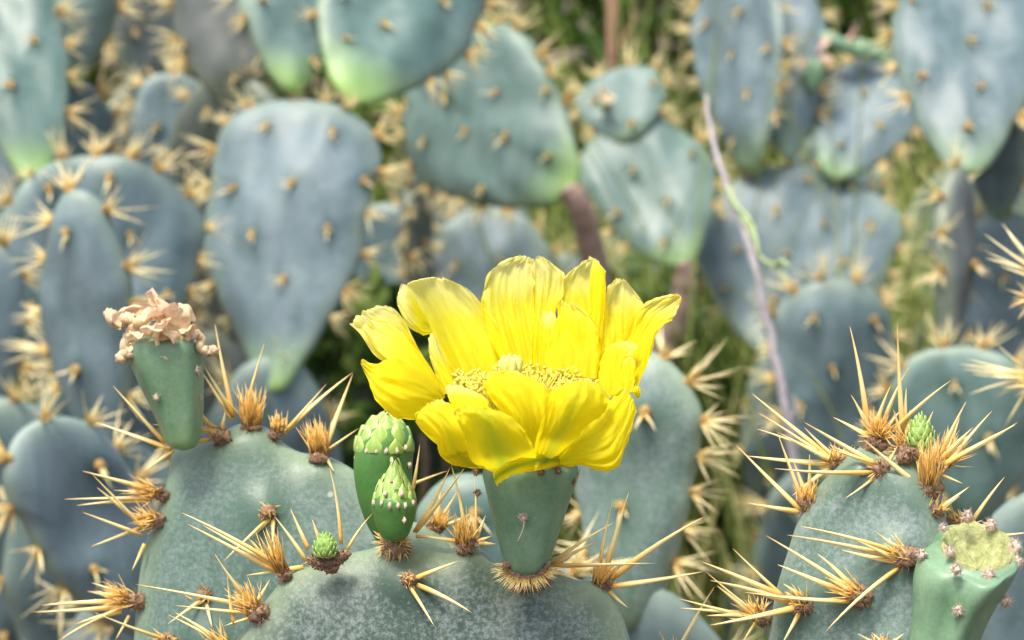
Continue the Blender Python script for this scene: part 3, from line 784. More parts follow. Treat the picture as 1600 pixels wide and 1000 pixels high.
def areole(plant, x, y, d, spines, r=0.0021, glo=None, depth_bias=-0.15, felt_mat=M_FELT, rad=0.00080, bristle=0, spread=0.30):
    """felt cushion with its own spines; spines: (tip x, tip y[, base x, base y][, depth factor]); glo: (dx, dy, count, length px, spread)"""
    c, d = on_surface(plant, x, y, d); r *= 0.72
    a = felt(plant, c, r, felt_mat, nrng, 'areole', 90)
    for sp in spines:
        tx, ty = sp[0], sp[1]; bx, by = (sp[2], sp[3]) if len(sp) >= 4 else (x + nrng.uniform(-4, 4), y + nrng.uniform(-4, 4))
        L = math.hypot(tx - bx, ty - by); k = sp[4] if len(sp) > 4 else depth_bias + nrng.uniform(-spread, spread)
        rr = rad * (0.72 + 0.36 * min(1.3, L / 130)) * nrng.uniform(0.9, 1.15)
        v, f, t = horn(P(bx, by, d), P(tx, ty, d + S(L, d) * k), rr, 8, 9, nrng.uniform(-0.03, 0.03), 0.72, nrng, 0.8)
        add('spine', v, f, M_SPINE, a, P(bx, by, d), {'t': t})
    if glo:
        dx, dy, cnt, ln, spr = glo
        s = Soup(); L0 = math.hypot(dx, dy)
        for _ in range(int(cnt * 1.5)):
            ang = math.atan2(dy, dx) + nrng.gauss(0, spr); l = ln * nrng.uniform(0.45, 1.1)
            bx, by = x + nrng.gauss(0, 6.5), y + nrng.gauss(0, 4.0); dd = d + nrng.gauss(0, 0.0008)
            v, f, t = horn(P(bx, by, dd), P(bx + math.cos(ang) * l, by + math.sin(ang) * l, dd + S(l, d) * nrng.gauss(-0.15, 0.35)), 0.00030, 4, 3, nrng.uniform(-.04, .04), 1, nrng)
            s.add(v, f, t)
        add('glochid_tuft', s.v, s.f, M_GLOCHID, a, c, {'t': s.t})
    if bristle:
        s = Soup()
        for _ in range(bristle):
            ang = nrng.uniform(0, 6.28); l = nrng.uniform(8, 22)
            bx, by = x + math.cos(ang) * r / S(1, d) * 0.7, y + math.sin(ang) * r / S(1, d) * 0.6
            v, f, t = horn(P(bx, by, d - r * 0.4), P(bx + math.cos(ang) * l, by + math.sin(ang) * l, d - r * 0.4 - S(l, d) * 0.3), 0.00016, 3, 2, 0, 1, nrng); s.add(v, f, t)
        add('bristle', s.v, s.f, M_SPINE, a, c, {'t': s.t})
    return a
def lathe_px(prof, d, sides=48, ribs=0, rib_amp=0.0, seed=0, tilt=0.0):
    """prof: (centre x, y, radius px) from bottom to top; solid of revolution about the traced axis"""
    C = crom([[a, b, c] for a, b, c in prof], 40); vs, fs = [], []
    for i, (x, y, r) in enumerate(C):
        c = P(x, y, d); r = S(max(r, 0.2), d)
        for k in range(sides):
            a = 2 * math.pi * k / sides
            rr = r * (1 + rib_amp * math.cos(ribs * a + seed) * min(1, i / 12) + 0.02 * noise.noise(Vector((math.cos(a) * 1.5, math.sin(a) * 1.5, i * 0.08 + seed))))
            vs.append(c + RGT * (math.cos(a) * rr) - FWD * (math.sin(a) * rr) + UPV * (tilt * -math.sin(a) * rr))
    n = len(C)
    for i in range(n - 1):
        for k in range(sides):
            a, b = i * sides + k, i * sides + (k + 1) % sides
            fs.append((a, b, b + sides, a + sides))
    fs.append(tuple(range(sides - 1, -1, -1))); fs.append(tuple((n - 1) * sides + k for k in range(sides)))
    return vs, fs
def scale_leaf(parent, c, out, up, L, W, material, rng):
    """small pointed, bulging bud scale"""
    out, up = out.normalized(), up.normalized(); sd = up.cross(out).normalized()
    vs, fs = [], []; n, m = 7, 6; ts = []
    for j in range(n + 1):
        t = j / n; w = W * (1 - t ** 2.2) ** 0.8 * (0.75 + 0.6 * t * (1 - t)) if t < 1 else 0.00008
        for i in range(m + 1):
            u = i / m * 2 - 1
            bul = 0.30 * W * (1 - u * u) + 0.07 * L * math.sin(t * 2.9) 
            vs.append(c + up * (L * t) + sd * (u * w) + out * bul); ts.append(min(1, 0.75 * abs(u) ** 4 + 0.5 * t ** 6 + 0.35 * max(0, 1 - abs(u) * 6) * t))
    for j in range(n):
        for i in range(m):
            p = j * (m + 1) + i; fs.append((p, p + 1, p + m + 2, p + m + 1))
    return add('scale', vs, fs, material, parent, None, {'young': ts})
def bud(plant, prof, d, rows, seed, tufts=(), skin=None):
    """green bud: body plus overlapping scales; rows: (x, y, ring radius px, count, scale length px, half width px, lean in)"""
    rng = random.Random(seed)
    v, f = lathe_px(prof, d, 36, 5, 0.012, seed)
    c0 = P(prof[0][0], prof[0][1], d)
    b = add('bud', v, f, skin or M_BUD, plant, c0, {'young': [0.0] * len(v)})
    for ri, (x, y, r, cnt, L, W, lean) in enumerate(rows):
        for k in range(cnt):
            a = 2 * math.pi * (k + 0.5 * (ri % 2)) / cnt + rng.uniform(-.12, .12) + seed
            o = RGT * math.cos(a) - FWD * math.sin(a)
            c = P(x, y + rng.uniform(-1.5, 1.5), d) + o * S(r, d)
            scale_leaf(b, c, o + UPV * 0.3 * lean, UPV - o * lean, S(L, d) * rng.uniform(0.9, 1.12), S(W, d), M_SCALE, rng)
    for (tx, ty, dr) in tufts:
        v, f, t = blob(P(tx, ty, d - dr), S(3.4, d), rng, 8, 6, (0.9, 0.9, 1.5), 0.7, 3)
        t_ = add('bud_areole', v, f, M_FELT_PALE, b, None, {'t': t})
    return b

# ---- cactus with the open flower
DA = 0.612
rootA = plant_root('prickly_pear', P(690, 1300, DA), 'sharp grey-green prickly pear pad carrying the open yellow flower and green buds')
nA = (-FWD + UPV * 0.10 - RGT * 0.05)
padA_p0 = P(680, 1150, DA)
padA = traced_pad(rootA, [(345, 1090), (362, 1015), (392, 965), (424, 925), (440, 900), (480, 884), (528, 868), (575, 858), (606, 850), (640, 847), (668, 852), (700, 857), (738, 852), (762, 866), (790, 892), (822, 902), (866, 892), (905, 905), (940, 912), (966, 948), (984, 1000), (996, 1080), (992, 1180), (960, 1320), (900, 1460), (800, 1590), (690, 1650), (580, 1610), (470, 1500), (390, 1350), (350, 1200)],
    padA_p0, nA, 0.021, M_PAD_FRONT, 34, 240, [(638, 908), (404, 955), (512, 872), (724, 856), (939, 918), (616, 852), (560, 1080), (800, 1090), (700, 1230)], 4, (680, 1180), (-0.6, -0.4, 0), 0.0022, 0.0055)
DF = DA - 0.004
areole(rootA, 438, 891, DA - .002, [(284, 801, 436, 884), (294, 819, 430, 892), (316, 820, 440, 890)], 0.0022, (-22, -62, 34, 64, 0.16))
areole(rootA, 398, 953, DA - .006, [(212, 913, 392, 948), (274, 946, 384, 958), (336, 866, 390, 940), (355, 899, 366, 975), (379, 928, 384, 962), (422, 905, 402, 940), (350, 978, 390, 966)], 0.0034, (-34, -44, 46, 46, 0.35))
areole(rootA, 352, 1012, DA - .004, [(262, 960), (274, 957), (343, 958), (216, 1030), (306, 1060)], 0.003, (-30, -30, 24, 40, 0.4))
aT = areole(rootA, 512, 874, DF, [(454, 795, 482, 858), (429, 807, 478, 876), (515, 731, 533, 850), (582, 802, 543, 858), (384, 899, 474, 886), (488, 812, 500, 848), (533, 923, 514, 900, -0.5)], 0.0033, (0, 1, 46, 20, 1.0))
for q in ((490, 876), (498, 882), (508, 882), (528, 874), (536, 868), (518, 888), (522, 880)):
    felt(aT, P(q[0], q[1], DF - 0.001), 0.0014, M_FELT, nrng)
areole(rootA, 616, 848, DF, [(703, 731, 648, 832), (726, 731, 650, 830), (699, 841, 650, 838), (656, 694, 644, 770, 0.1)], 0.0042, (0, 1, 120, 30, 1.5), bristle=70)
areole(rootA, 640, 906, DA - .0125, [(715, 877, 648, 904, -0.55), (738, 958, 652, 914, -0.6), (679, 979, 640, 916, -0.6)], 0.0022, (0.5, 0.3, 26, 12, 1.4))
areole(rootA, 727, 850, DA - .003, [(705, 726, 728, 836), (741, 748, 742, 838), (759, 805, 744, 842), (768, 838, 746, 846), (776, 850, 748, 848), (660, 838, 720, 846), (752, 822, 738, 842)], 0.0028, (-8, -50, 70, 46, 0.25))
aF = areole(rootA, 823, 898, DA - .004, [(958, 817, 862, 880), (934, 845, 860, 884), (1026, 880, 862, 884), (906, 907, 866, 890), (774, 880, 792, 884)], 0.0060, None, bristle=0)
s = Soup()                                             # woolly ring with fine bristles round the fruit's foot
for k in range(150):
    a = nrng.uniform(0.02, 3.12); cx, cy = 823 + math.cos(a) * 35, 886 + math.sin(a) * 19
    l = nrng.uniform(10, 27); ang = a + nrng.gauss(0, 0.25)
    v, f, t = horn(P(cx, cy, DA - .0135), P(cx + math.cos(ang) * l, cy + math.sin(ang) * l, DA - .016), 0.00017, 3, 2, 0, 1, nrng); s.add(v, f, t)
add('bristle', s.v, s.f, M_SPINE, aF, None, {'t': s.t})
for k in range(26):
    a = -0.1 + 3.34 * k / 25; q = P(823 + math.cos(a) * (33 + nrng.uniform(-2, 2)), 885 + math.sin(a) * 19, DA - .0128 + 0.002 * abs(math.cos(a)))
    felt(aF, q, S(5.5, DA) * nrng.uniform(0.7, 1.1), M_FELT, nrng, hairs=24)
areole(rootA, 940, 914, DA - .003, [(957, 785, 938, 880), (982, 770, 948, 884), (1099, 808, 955, 905), (1099, 893, 954, 916), (982, 950, 950, 922), (968, 878, 944, 905)], 0.0028, (14, -46, 60, 44, 0.22))
for q in ((560, 1080), (800, 1090), (700, 1230), (470, 1180), (880, 1240)):
    areole(rootA, q[0], q[1], DA - .012, [(q[0] + 60, q[1] + 50, q[0], q[1], -0.6), (q[0] - 40, q[1] + 70, q[0], q[1], -0.6), (q[0] + 70, q[1] - 20, q[0], q[1], -0.5)], 0.0022, (0.5, 0.3, 20, 12, 1.4))
# fruit (ovary) below the flower
v, f = lathe_px([(822, 906, 3), (822, 902, 16), (822, 893, 28), (823, 872, 37), (824, 840, 47), (825, 800, 59), (827, 765, 69), (828, 740, 75), (829, 726, 70), (829, 718, 55)], DA - .0075, 56, 5, 0.02, 1)
yv = [max(0, 1 - i / 56 / 9) for i in range(len(v))]
fruitA = add('fruit', v, f, M_FRUIT, rootA, P(822, 906, DA), {'young': yv})
def woolly(parent, x, y, d, rpx, rng, tail=None, mtl=M_FELT_PALE):
    s = Soup(); v, f, t = blob(P(x, y, d), S(rpx, d) * 0.72, rng, 10, 8, (1, 1, 1), 0.7, 3.2); s.add(v, f, t, 0)
    for _ in range(80):
        a = rng.uniform(0, 6.28); l = rpx * rng.uniform(0.6, 1.5)
        v, f, t = horn(P(x, y, d - S(rpx * .3, d)), P(x + math.cos(a) * l, y + math.sin(a) * l, d - S(rpx * rng.uniform(0.2, 1.2), d)), 0.00016, 3, 1, 0, 1, rng); s.add(v, f, t, 0)
    if tail:
        v, f, t = px_tube([(x + 2, y + 6, d - .001), (x + tail[0] * .5 + 4, y + tail[1] * .5, d - .002), (x + tail[0], y + tail[1], d - .002)], 0.0002, 0.0001, 5, 14); s.add(v, f, t)
    o = add('fruit_areole', s.v, s.f, mtl, parent, None, {'t': s.t}); return o
woolly(fruitA, 817, 808, DA - .0075 - S(61, DA), 8.5, nrng, (-8, 38))
for x, y, k in ((744, 738, 0.1), (846, 737, 0.97), (872, 735, 0.85), (893, 752, 0.3), (746, 770, 0.05)):
    woolly(fruitA, x, y, DA - .0075 - S(74, DA) * k, 6.5, nrng, None, M_FELT)
v, f, t = horn(P(896, 760, DA - .008), P(908, 727, DA - .008), 0.0008, 8, 6, 0.05, 0.6, nrng)
add('sepal_spur', v, f, M_FELT_PALE, fruitA, None, {'t': t})
# buds
budS = bud(rootA, [(616, 846, 4), (616, 842, 17), (616, 830, 25), (616, 808, 32), (616, 788, 36), (616, 772, 30), (617, 752, 16), (618, 735, 4)], DF - 0.002,
    [(616, 792, 31, 8, 24, 12, 0.12), (616, 778, 29, 8, 26, 12, 0.32), (616, 764, 23, 7, 26, 11, 0.42), (617, 752, 16, 6, 24, 10, 0.42), (618, 742, 9, 4, 24, 8, 0.26)], 3,
    [(x, 786 + (abs(x - 616) < 20) * 4, S((1 - ((x - 616) / 37) ** 2) ** 0.5 * 37, DF)) for x in (584, 596, 609, 622, 634, 646)] + [(632, 813, S(30, DF)), (588, 781, 0.001), (602, 772, S(32, DF)), (628, 771, S(32, DF))])
b3 = bud(rootA, [(508, 870, 8), (508, 864, 15), (508, 854, 17), (508, 844, 14), (508, 838, 8), (508, 834, 2)], DF - 0.003,
    [(508, 868, 16, 11, 9, 4.5, -0.35), (508, 861, 17, 11, 9, 4.5, -0.25), (508, 854, 16, 11, 9, 4.2, -0.1), (508, 847, 13, 9, 9, 4, 0.05), (508, 841, 9, 7, 8, 3.6, 0.1), (508, 838, 4, 4, 8, 3.2, 0.1)], 5, (), M_SCALE)

# ---- the open flower
DFL = DA - .0075
flower_loc = P(829, 722, DFL)
def ZP(X, Y, z): return P(520 + X / 2.5, 380 + Y / 2.5, DFL + z * 0.01)
# receptacle cup hidden between the petals
vs, fs = [], []
sd = 40; prof = [(0, 730, 66), (0, 715, 84), (0, 690, 104), (0, 664, 112), (0, 668, 104), (0, 690, 90), (0, 705, 60), (0, 708, 5)]
for (dx, y, r) in prof:
    for k in range(sd):
        a = 2 * math.pi * k / sd; rr = S(r, DFL)
        vs.append(P(829 + dx, y, DFL) + RGT * math.cos(a) * rr * 0.95 - FWD * math.sin(a) * rr * 0.62 - UPV * math.sin(a) * rr * 0.25)
for i in range(len(prof) - 1):
    for k in range(sd):
        a, b = i * sd + k, i * sd + (k + 1) % sd; fs.append((a, b, b + sd, a + sd))
nvf = len(vs)
flower = add('flower', vs, fs, M_PETAL, rootA, flower_loc, {'t': [0.3] * nvf, 'u': [0.4] * nvf, 'k': [0.0] * nvf, 'fleck': [0.0] * nvf, 'green': [0.5] * nvf})
flower['label'] = 'wide open lemon-yellow flower with ruffled petals'
PETALS = []
def petal(rows, fleck=0.0, green=0.0, ruf=1.0, pale=1.0, name='petal'):
    idx = len(PETALS); nr, nc = 34, 27
    A = np.array(rows, dtype=float)                       # rows x 3 x (X, Y, z cm)
    rr = crom(A.reshape(len(A), 9), nr).reshape(nr, 3, 3)
    vs, at, au, ak = [], [], [], []
    off = Vector((idx * 7.3, idx * 3.1, 0))
    for j in range(nr):
        t = j / (nr - 1)
        L, Mi, R = rr[j]
        for i in range(nc):
            u = i / (nc - 1) * 2 - 1
            w = np.array([u * (u - 1) / 2, 1 - u * u, u * (u + 1) / 2])
            q = w[0] * L + w[1] * Mi + w[2] * R
            # ruffled rim and faint longitudinal pleats
            rim = max(abs(u) ** 6, t ** 9) * min(1, t * 3)
            k1 = noise.noise(Vector((u * 3.2 + t * 2.2, t * 3.0, 0)) + off)
            k2 = noise.noise(Vector((u * 9.5, t * 7.0, 5)) + off)
            k3 = noise.noise(Vector((u * 5.0, t * 1.3, 11)) + off)
            k4 = noise.noise(Vector((u * 19.0, t * 16, 17)) + off)
            q = q + np.array([rim * (8 * k2 + 9 * k4) * ruf, rim * (11 * k2 + 7 * k1 + 11 * k4) * ruf, (0.16 * k1 * min(1, t * 2) + 0.10 * k3 + 0.035 * k2 + 0.02 * k4 + rim * 0.30 * k2) * ruf])
            vs.append(ZP(*q)); at.append(t * pale); au.append(u); ak.append(idx)
    fs = [(j * nc + i, j * nc + i + 1, (j + 1) * nc + i + 1, (j + 1) * nc + i) for j in range(nr - 1) for i in range(nc - 1)]
    n = len(vs)
    o = add(name, vs, fs, M_PETAL, flower, None, {'t': at, 'u': au, 'k': ak, 'fleck': [fleck] * n, 'green': [green] * n})
    md = o.modifiers.new('thickness', 'SUBSURF'); md.levels = 0; md.render_levels = 1
    PETALS.append(o)
petal([[(700,520,.9),(745,525,1.0),(800,520,1.0)],[(630,410,1.7),(720,410,2.0),(800,410,2.0)],[(592,290,2.4),(690,290,2.7),(790,290,2.6)],[(586,190,2.8),(680,180,3.0),(788,180,2.9)],[(622,105,3.0),(700,95,3.2),(787,108,3.0)],[(690,60,3.1),(745,50,3.2),(786,64,3.1)]], 1.0)
petal([[(780,520,.9),(805,520,1.0),(830,510,.9)],[(780,400,1.9),(810,400,2.0),(840,400,1.9)],[(780,290,2.6),(820,290,2.5),(862,290,2.4)],[(780,180,2.9),(835,180,2.8),(893,200,2.6)],[(780,100,3.0),(840,105,2.9),(905,120,2.7)],[(788,58,3.0),(820,54,3.0),(872,92,2.8)]], 1.0)
petal([[(520,570,.6),(580,570,.8),(640,550,.9)],[(470,500,1.2),(560,490,1.6),(670,480,1.6)],[(410,400,1.7),(530,390,2.3),(665,390,2.1)],[(355,300,1.8),(485,280,2.8),(632,300,2.3)],[(305,210,1.8),(435,190,3.0),(582,235,2.5)],[(285,165,1.9),(400,140,3.0),(530,178,2.7)],[(340,142,2.0),(400,134,3.0),(460,146,2.8)]], 0.7)
petal([[(395,350,1.7),(385,340,1.8),(370,300,1.8)],[(350,358,1.6),(340,320,1.5),(330,235,1.8)],[(290,320,1.5),(290,260,1.4),(295,170,1.8)],[(255,250,1.5),(252,210,1.5),(268,158,1.8)]], 0.0, ruf=0.5)
petal([[(440,590,.6),(480,580,.6),(520,570,.8)],[(405,520,1.0),(440,500,1.0),(480,510,1.2)],[(378,440,1.2),(400,420,1.2),(440,450,1.5)],[(373,370,1.4),(385,350,1.4),(400,365,1.6)]], 0.6, ruf=0.5)
petal([[(880,520,.8),(950,520,1.0),(1020,520,.8)],[(870,380,1.8),(960,380,2.0),(1040,380,1.8)],[(878,250,2.4),(965,250,2.7),(1060,250,2.2)],[(885,170,2.7),(965,160,2.9),(1066,170,2.2)],[(920,115,2.8),(985,90,2.9),(1062,105,2.3)],[(985,78,2.8),(1018,58,2.6),(1045,85,2.4)]], 0.8)
petal([[(1000,400,1.5),(1020,400,1.5),(1050,400,1.5)],[(1005,280,1.9),(1030,280,1.7),(1060,280,1.8)],[(1005,180,2.2),(1035,170,1.9),(1068,180,2.0)],[(1008,100,2.5),(1035,90,2.2),(1062,110,2.2)],[(1016,62,2.6),(1030,70,2.4),(1045,84,2.3)]], 0.4, ruf=0.5, pale=0.7)
petal([[(835,500,.7),(930,515,.5),(1030,530,.5)],[(832,400,1.3),(930,400,1.2),(1042,440,1.0)],[(870,310,1.7),(940,310,1.5),(1040,360,1.3)],[(890,250,1.9),(945,265,1.7),(1025,310,1.5)],[(895,225,1.9),(920,230,1.8),(965,245,1.7)]], 0.4, pale=0.75)
petal([[(830,490,1.0),(845,490,1.0),(865,490,1.0)],[(822,380,1.6),(840,380,1.5),(868,380,1.5)],[(816,300,1.9),(845,310,1.7),(874,290,1.8)],[(820,262,2.0),(835,268,2.0),(852,265,2.0)]], 0.8, ruf=0.6)
petal([[(1010,560,.5),(1070,560,.6),(1130,560,.5)],[(1040,430,1.3),(1110,430,1.5),(1190,430,1.2)],[(1050,320,1.8),(1120,320,2.0),(1215,320,1.6)],[(1055,240,2.1),(1120,230,2.3),(1215,245,1.9)],[(1070,185,2.2),(1125,170,2.4),(1190,200,2.1)],[(1098,148,2.2),(1120,137,2.3),(1148,150,2.2)]], 0.3)
petal([[(1080,580,.2),(1130,590,.2),(1185,570,0)],[(1110,470,.8),(1170,470,.8),(1232,470,.4)],[(1140,370,1.3),(1200,370,1.2),(1255,365,.8)],[(1190,270,1.6),(1250,285,1.4),(1310,305,1.0)],[(1260,222,1.7),(1310,240,1.5),(1338,282,1.2)],[(1335,203,1.6),(1355,203,1.5),(1362,222,1.4)]], 0.5, pale=0.85)
petal([[(1035,580,-.2),(1070,600,-.4),(1095,600,-.4)],[(1040,500,.3),(1080,500,.2),(1120,530,.1)],[(1052,440,.7),(1100,430,.5),(1140,460,.4)],[(1080,402,.8),(1130,390,.7),(1160,440,.4)],[(1120,388,.8),(1160,383,.7),(1192,405,.4)]], 0.0, ruf=0.6, pale=0.8)
petal([[(1085,595,-.4),(1120,590,-.5),(1175,580,-.4)],[(1115,520,0),(1145,510,-.1),(1180,520,-.1)],[(1135,455,.3),(1160,445,.2),(1182,452,.2)]], 0.0, ruf=0.5, pale=0.6)
petal([[(400,600,0),(425,590,.1),(440,570,.3)],[(320,520,.1),(350,490,.5),(385,490,.7)],[(220,470,.2),(280,420,.8),(330,400,1.1)],[(165,440,.2),(215,350,.9),(285,315,1.3)],[(110,360,.4),(155,300,1.0),(243,262,1.4)],[(66,322,.5),(110,270,.9),(205,240,1.4)]], 0.0, pale=0.95)
petal([[(400,610,-.2),(425,600,-.2),(440,590,-.1)],[(330,540,-.2),(370,490,0),(390,500,.2)],[(240,470,-.2),(290,400,.1),(325,410,.3)],[(165,410,0),(210,335,.3),(255,330,.5)],[(112,330,.1),(150,298,.3),(200,303,.5)]], 0.0, ruf=0.7, pale=0.85)
petal([[(380,650,-.6),(420,620,-.4),(440,600,-.2)],[(320,690,-1.0),(360,600,-.9),(400,540,-.3)],[(250,682,-1.2),(270,570,-1.3),(300,470,-.5)],[(175,625,-1.1),(195,530,-1.2),(230,450,-.5)],[(145,560,-.9),(155,510,-.8),(165,468,-.5)],[(116,482,-.5),(110,465,-.5),(122,453,-.5)]], 0.0, pale=0.6)
petal([[(470,868,-1.0),(540,872,-1.1),(600,860,-1.3)],[(425,835,-1.6),(490,820,-2.0),(560,800,-2.1)],[(400,770,-2.0),(455,740,-2.4),(540,730,-2.4)],[(345,710,-2.0),(410,670,-2.3),(500,670,-2.3)],[(322,682,-1.9),(370,640,-1.9),(462,630,-1.9)],[(365,634,-1.7),(400,613,-1.6),(445,620,-1.6)]], 0.0, 0.5, pale=0.6)
petal([[(470,655,-2.0),(540,650,-2.2),(610,650,-2.3)],[(450,600,-1.7),(530,600,-1.9),(605,615,-1.9)],[(436,558,-1.3),(500,556,-1.3),(575,590,-1.5)]], 0.0, ruf=0.7, pale=0.9)
petal([[(620,892,-1.2),(680,888,-1.3),(770,862,-1.3)],[(545,855,-2.2),(650,830,-2.7),(795,825,-2.4)],[(515,770,-2.8),(620,740,-3.3),(770,770,-2.9)],[(490,700,-3.0),(590,670,-3.5),(720,695,-3.1)],[(466,652,-2.9),(560,638,-3.2),(660,655,-3.0)]], 0.0, 1.0, pale=0.5)
petal([[(740,820,-1.2),(790,850,-1.5),(830,820,-1.4)],[(680,690,-1.8),(760,690,-2.2),(840,690,-1.9)],[(610,600,-1.6),(720,580,-2.1),(852,610,-1.7)],[(592,540,-1.2),(700,520,-1.6),(848,570,-1.5)],[(640,505,-1.1),(700,496,-1.3),(785,530,-1.3)]], 0.0, 0.3, pale=0.6)
petal([[(785,845,-1.3),(830,850,-1.5),(890,820,-1.4)],[(795,780,-2.3),(890,740,-2.6),(985,722,-2.2)],[(832,660,-2.7),(940,640,-3.0),(1060,655,-2.4)],[(852,585,-2.5),(960,570,-2.8),(1082,605,-2.2)],[(900,550,-2.2),(970,537,-2.4),(1042,552,-2.1)]], 0.0, 0.7, pale=0.5)
petal([[(850,840,-.8),(880,855,-.9),(895,868,-.9)],[(930,770,-1.5),(960,820,-2.0),(985,872,-1.9)],[(1015,690,-1.6),(1070,770,-2.3),(1098,886,-2.2)],[(1078,610,-1.4),(1130,680,-2.0),(1160,755,-1.9)],[(1130,560,-1.1),(1168,600,-1.3),(1187,665,-1.5)]], 0.0, 0.2, pale=0.45)
petal([[(895,866,-.8),(888,845,-1.0),(878,826,-1.2)],[(820,886,-1.2),(815,850,-1.8),(800,825,-1.9)],[(730,898,-1.8),(720,870,-2.4),(720,845,-2.5)],[(665,930,-2.3),(650,905,-2.6),(640,880,-2.7)],[(641,947,-2.4),(630,925,-2.5),(626,893,-2.6)]], 0.0, 1.6, ruf=0.5, pale=0.5, name='sepal')
petal([[(420,800,-.6),(450,790,-.8),(480,780,-1.0)],[(350,735,-.9),(390,715,-1.2),(430,700,-1.4)],[(320,695,-1.0),(350,680,-1.2),(390,670,-1.3)]], 0.0, 0.8, ruf=0.5, pale=0.5, name='sepal')
petal([[(545,880,-.9),(565,880,-1.0),(590,880,-1.1)],[(480,868,-1.4),(530,850,-1.8),(580,840,-2.0)],[(420,830,-1.6),(470,810,-1.9),(520,790,-2.1)]], 0.0, 0.8, ruf=0.5, pale=0.4, name='sepal')
petal([[(1180,600,-.9),(1190,605,-.9),(1200,600,-.9)],[(1172,580,-.9),(1187,578,-1.0),(1202,580,-.9)],[(1178,560,-.8),(1190,556,-.9),(1200,562,-.8)]], 0.0, 0.2, ruf=0.3, pale=0.6)
# stamens and stigma
srng = random.Random(12); s = Soup()
for _ in range(330):
    a = srng.uniform(0, 6.28); r = srng.uniform(0.25, 1) ** 0.6
    tx = 745 + math.cos(a) * r * 290; tz = 0.1 + math.sin(a) * r * 1.15
    ty = 548 - math.sin(a) * r * 52 - 20 * (1 - r) + srng.gauss(0, 15)
    b = ZP(740 + math.cos(a) * r * 140, 690 - math.sin(a) * r * 30, 0.0 + math.sin(a) * r * 0.6); e = ZP(tx, ty, tz)
    m = b.lerp(e, 0.55) + (b - e).cross(FWD).normalized() * srng.uniform(-0.0012, 0.0012)
    A = [Vector(q) for q in crom([list(b), list(m), list(e)], 6)]
    v, f, t = tube(A, [0.00024] * 6, 5); s.add(v, f, [x * 0.7 for x in t])
    d, x, y = ortho(Vector((srng.gauss(0, 1), srng.gauss(0, 1), srng.gauss(0.3, 1))))
    v, f, t = blob(e, 0.00050, srng, 6, 5, (1, 1, 1.7), 0.3, 3, (x, y, d)); s.add(v, f, [1.0] * len(v))
st = add('stamens', s.v, s.f, M_STAMEN, flower, None, {'t': s.t}); st['kind'] = 'stuff'
s = Soup()
v, f, t = tube([ZP(695, 700, 0), ZP(695, 600, -.1), ZP(695, 532, -.2)], [0.0014, 0.0015, 0.0018], 10); s.add(v, f, t)
for k in range(8):
    a = k * 0.785 + 0.2; c = ZP(695 + math.cos(a) * 26, 512 - math.sin(a) * 8, -.2 + math.sin(a) * 0.3)
    v, f, t = tube([ZP(695 + math.cos(a) * 5, 538, -.2), c, c + UPV * 0.0032 + RGT * math.cos(a) * 0.0006 - FWD * math.sin(a) * -0.0006, c + UPV * 0.0044], [0.0007, 0.0010, 0.0010, 0.0004], 8); s.add(v, f, t)
add('stigma', s.v, s.f, M_STIGMA, flower, None, {'t': s.t})

support(rootA, P(690, 1620, DA + .004), M_PAD_BLUE, 501, 0.05, 0.11)

# ---- cactus with the withered bloom
DB = 0.672
rootB = plant_root('prickly_pear', P(430, 1300, DB), 'broad prickly pear pad carrying a fruit topped by a withered peach bloom')
nB = (-FWD + UPV * 0.12 - RGT * 0.10)
pB0 = P(430, 1050, DB)
traced_pad(rootB, [(205, 1100), (208, 1000), (214, 920), (224, 858), (238, 818), (254, 772), (263, 738), (272, 700), (305, 688), (342, 679), (366, 664), (392, 661), (416, 668), (440, 690), (468, 706), (500, 709), (532, 722), (560, 742), (592, 782), (640, 812), (690, 838), (715, 900), (712, 1020), (690, 1180), (640, 1330), (560, 1440), (460, 1490), (360, 1450), (270, 1340), (220, 1220)],
    pB0, nB, 0.020, M_PAD_LEFT, 30, 220, [(420, 797), (344, 684), (394, 672), (501, 715), (244, 770), (240, 820), (330, 1000), (470, 1010)], 9, (450, 1000), (-0.5, -0.5, 0), 0.0022, 0.006)
areole(rootB, 341, 678, DB - .003, [(267, 588, 330, 668), (177, 603, 258, 692), (238, 663, 330, 672), (226, 736, 272, 704), (150, 660, 268, 702), (240, 704, 330, 686), (352, 640, 346, 668)], 0.0032, (-10, -10, 22, 16, 0.8))
areole(rootB, 392, 668, DB - .003, [(336, 506, 364, 648), (413, 536, 386, 630), (313, 577, 362, 656), (319, 572, 366, 650)], 0.0034, (0, -60, 110, 62, 0.20))
areole(rootB, 436, 672, DB + .002, [(551, 582, 444, 676), (510, 600, 446, 674)], 0.0022, (-2, -36, 30, 30, 0.3))
areole(rootB, 500, 708, DB - .003, [(551, 585, 508, 700), (562, 668, 510, 704), (522, 738, 508, 712, -0.4)], 0.0030, (-8, -52, 70, 52, 0.18))
areole(rootB, 243, 770, DB - .002, [(129, 736, 240, 766), (100, 780, 238, 778), (119, 790, 236, 782), (177, 766, 238, 772)], 0.0026, (-36, -8, 50, 40, 0.3))
areole(rootB, 240, 812, DB - .003, [(145, 742, 228, 830), (128, 800, 222, 836), (142, 854, 226, 822), (206, 892, 226, 850), (152, 762, 214, 812)], 0.0030, (-20, -4, 50, 34, 0.5))
areole(rootB, 204, 938, DB - .003, [(51, 956, 200, 946), (64, 946, 198, 940), (142, 910, 196, 926), (87, 1004, 190, 950), (116, 976, 190, 956), (180, 1000, 202, 962), (136, 924, 190, 932)], 0.0032, (-40, -12, 60, 50, 0.3))
areole(rootB, 420, 800, DB - .0115, [(348, 878, 416, 814, -0.5), (426, 849, 427, 812, -0.5), (392, 842, 420, 812, -0.4)], 0.0026, (-6, 4, 30, 16, 1.2))
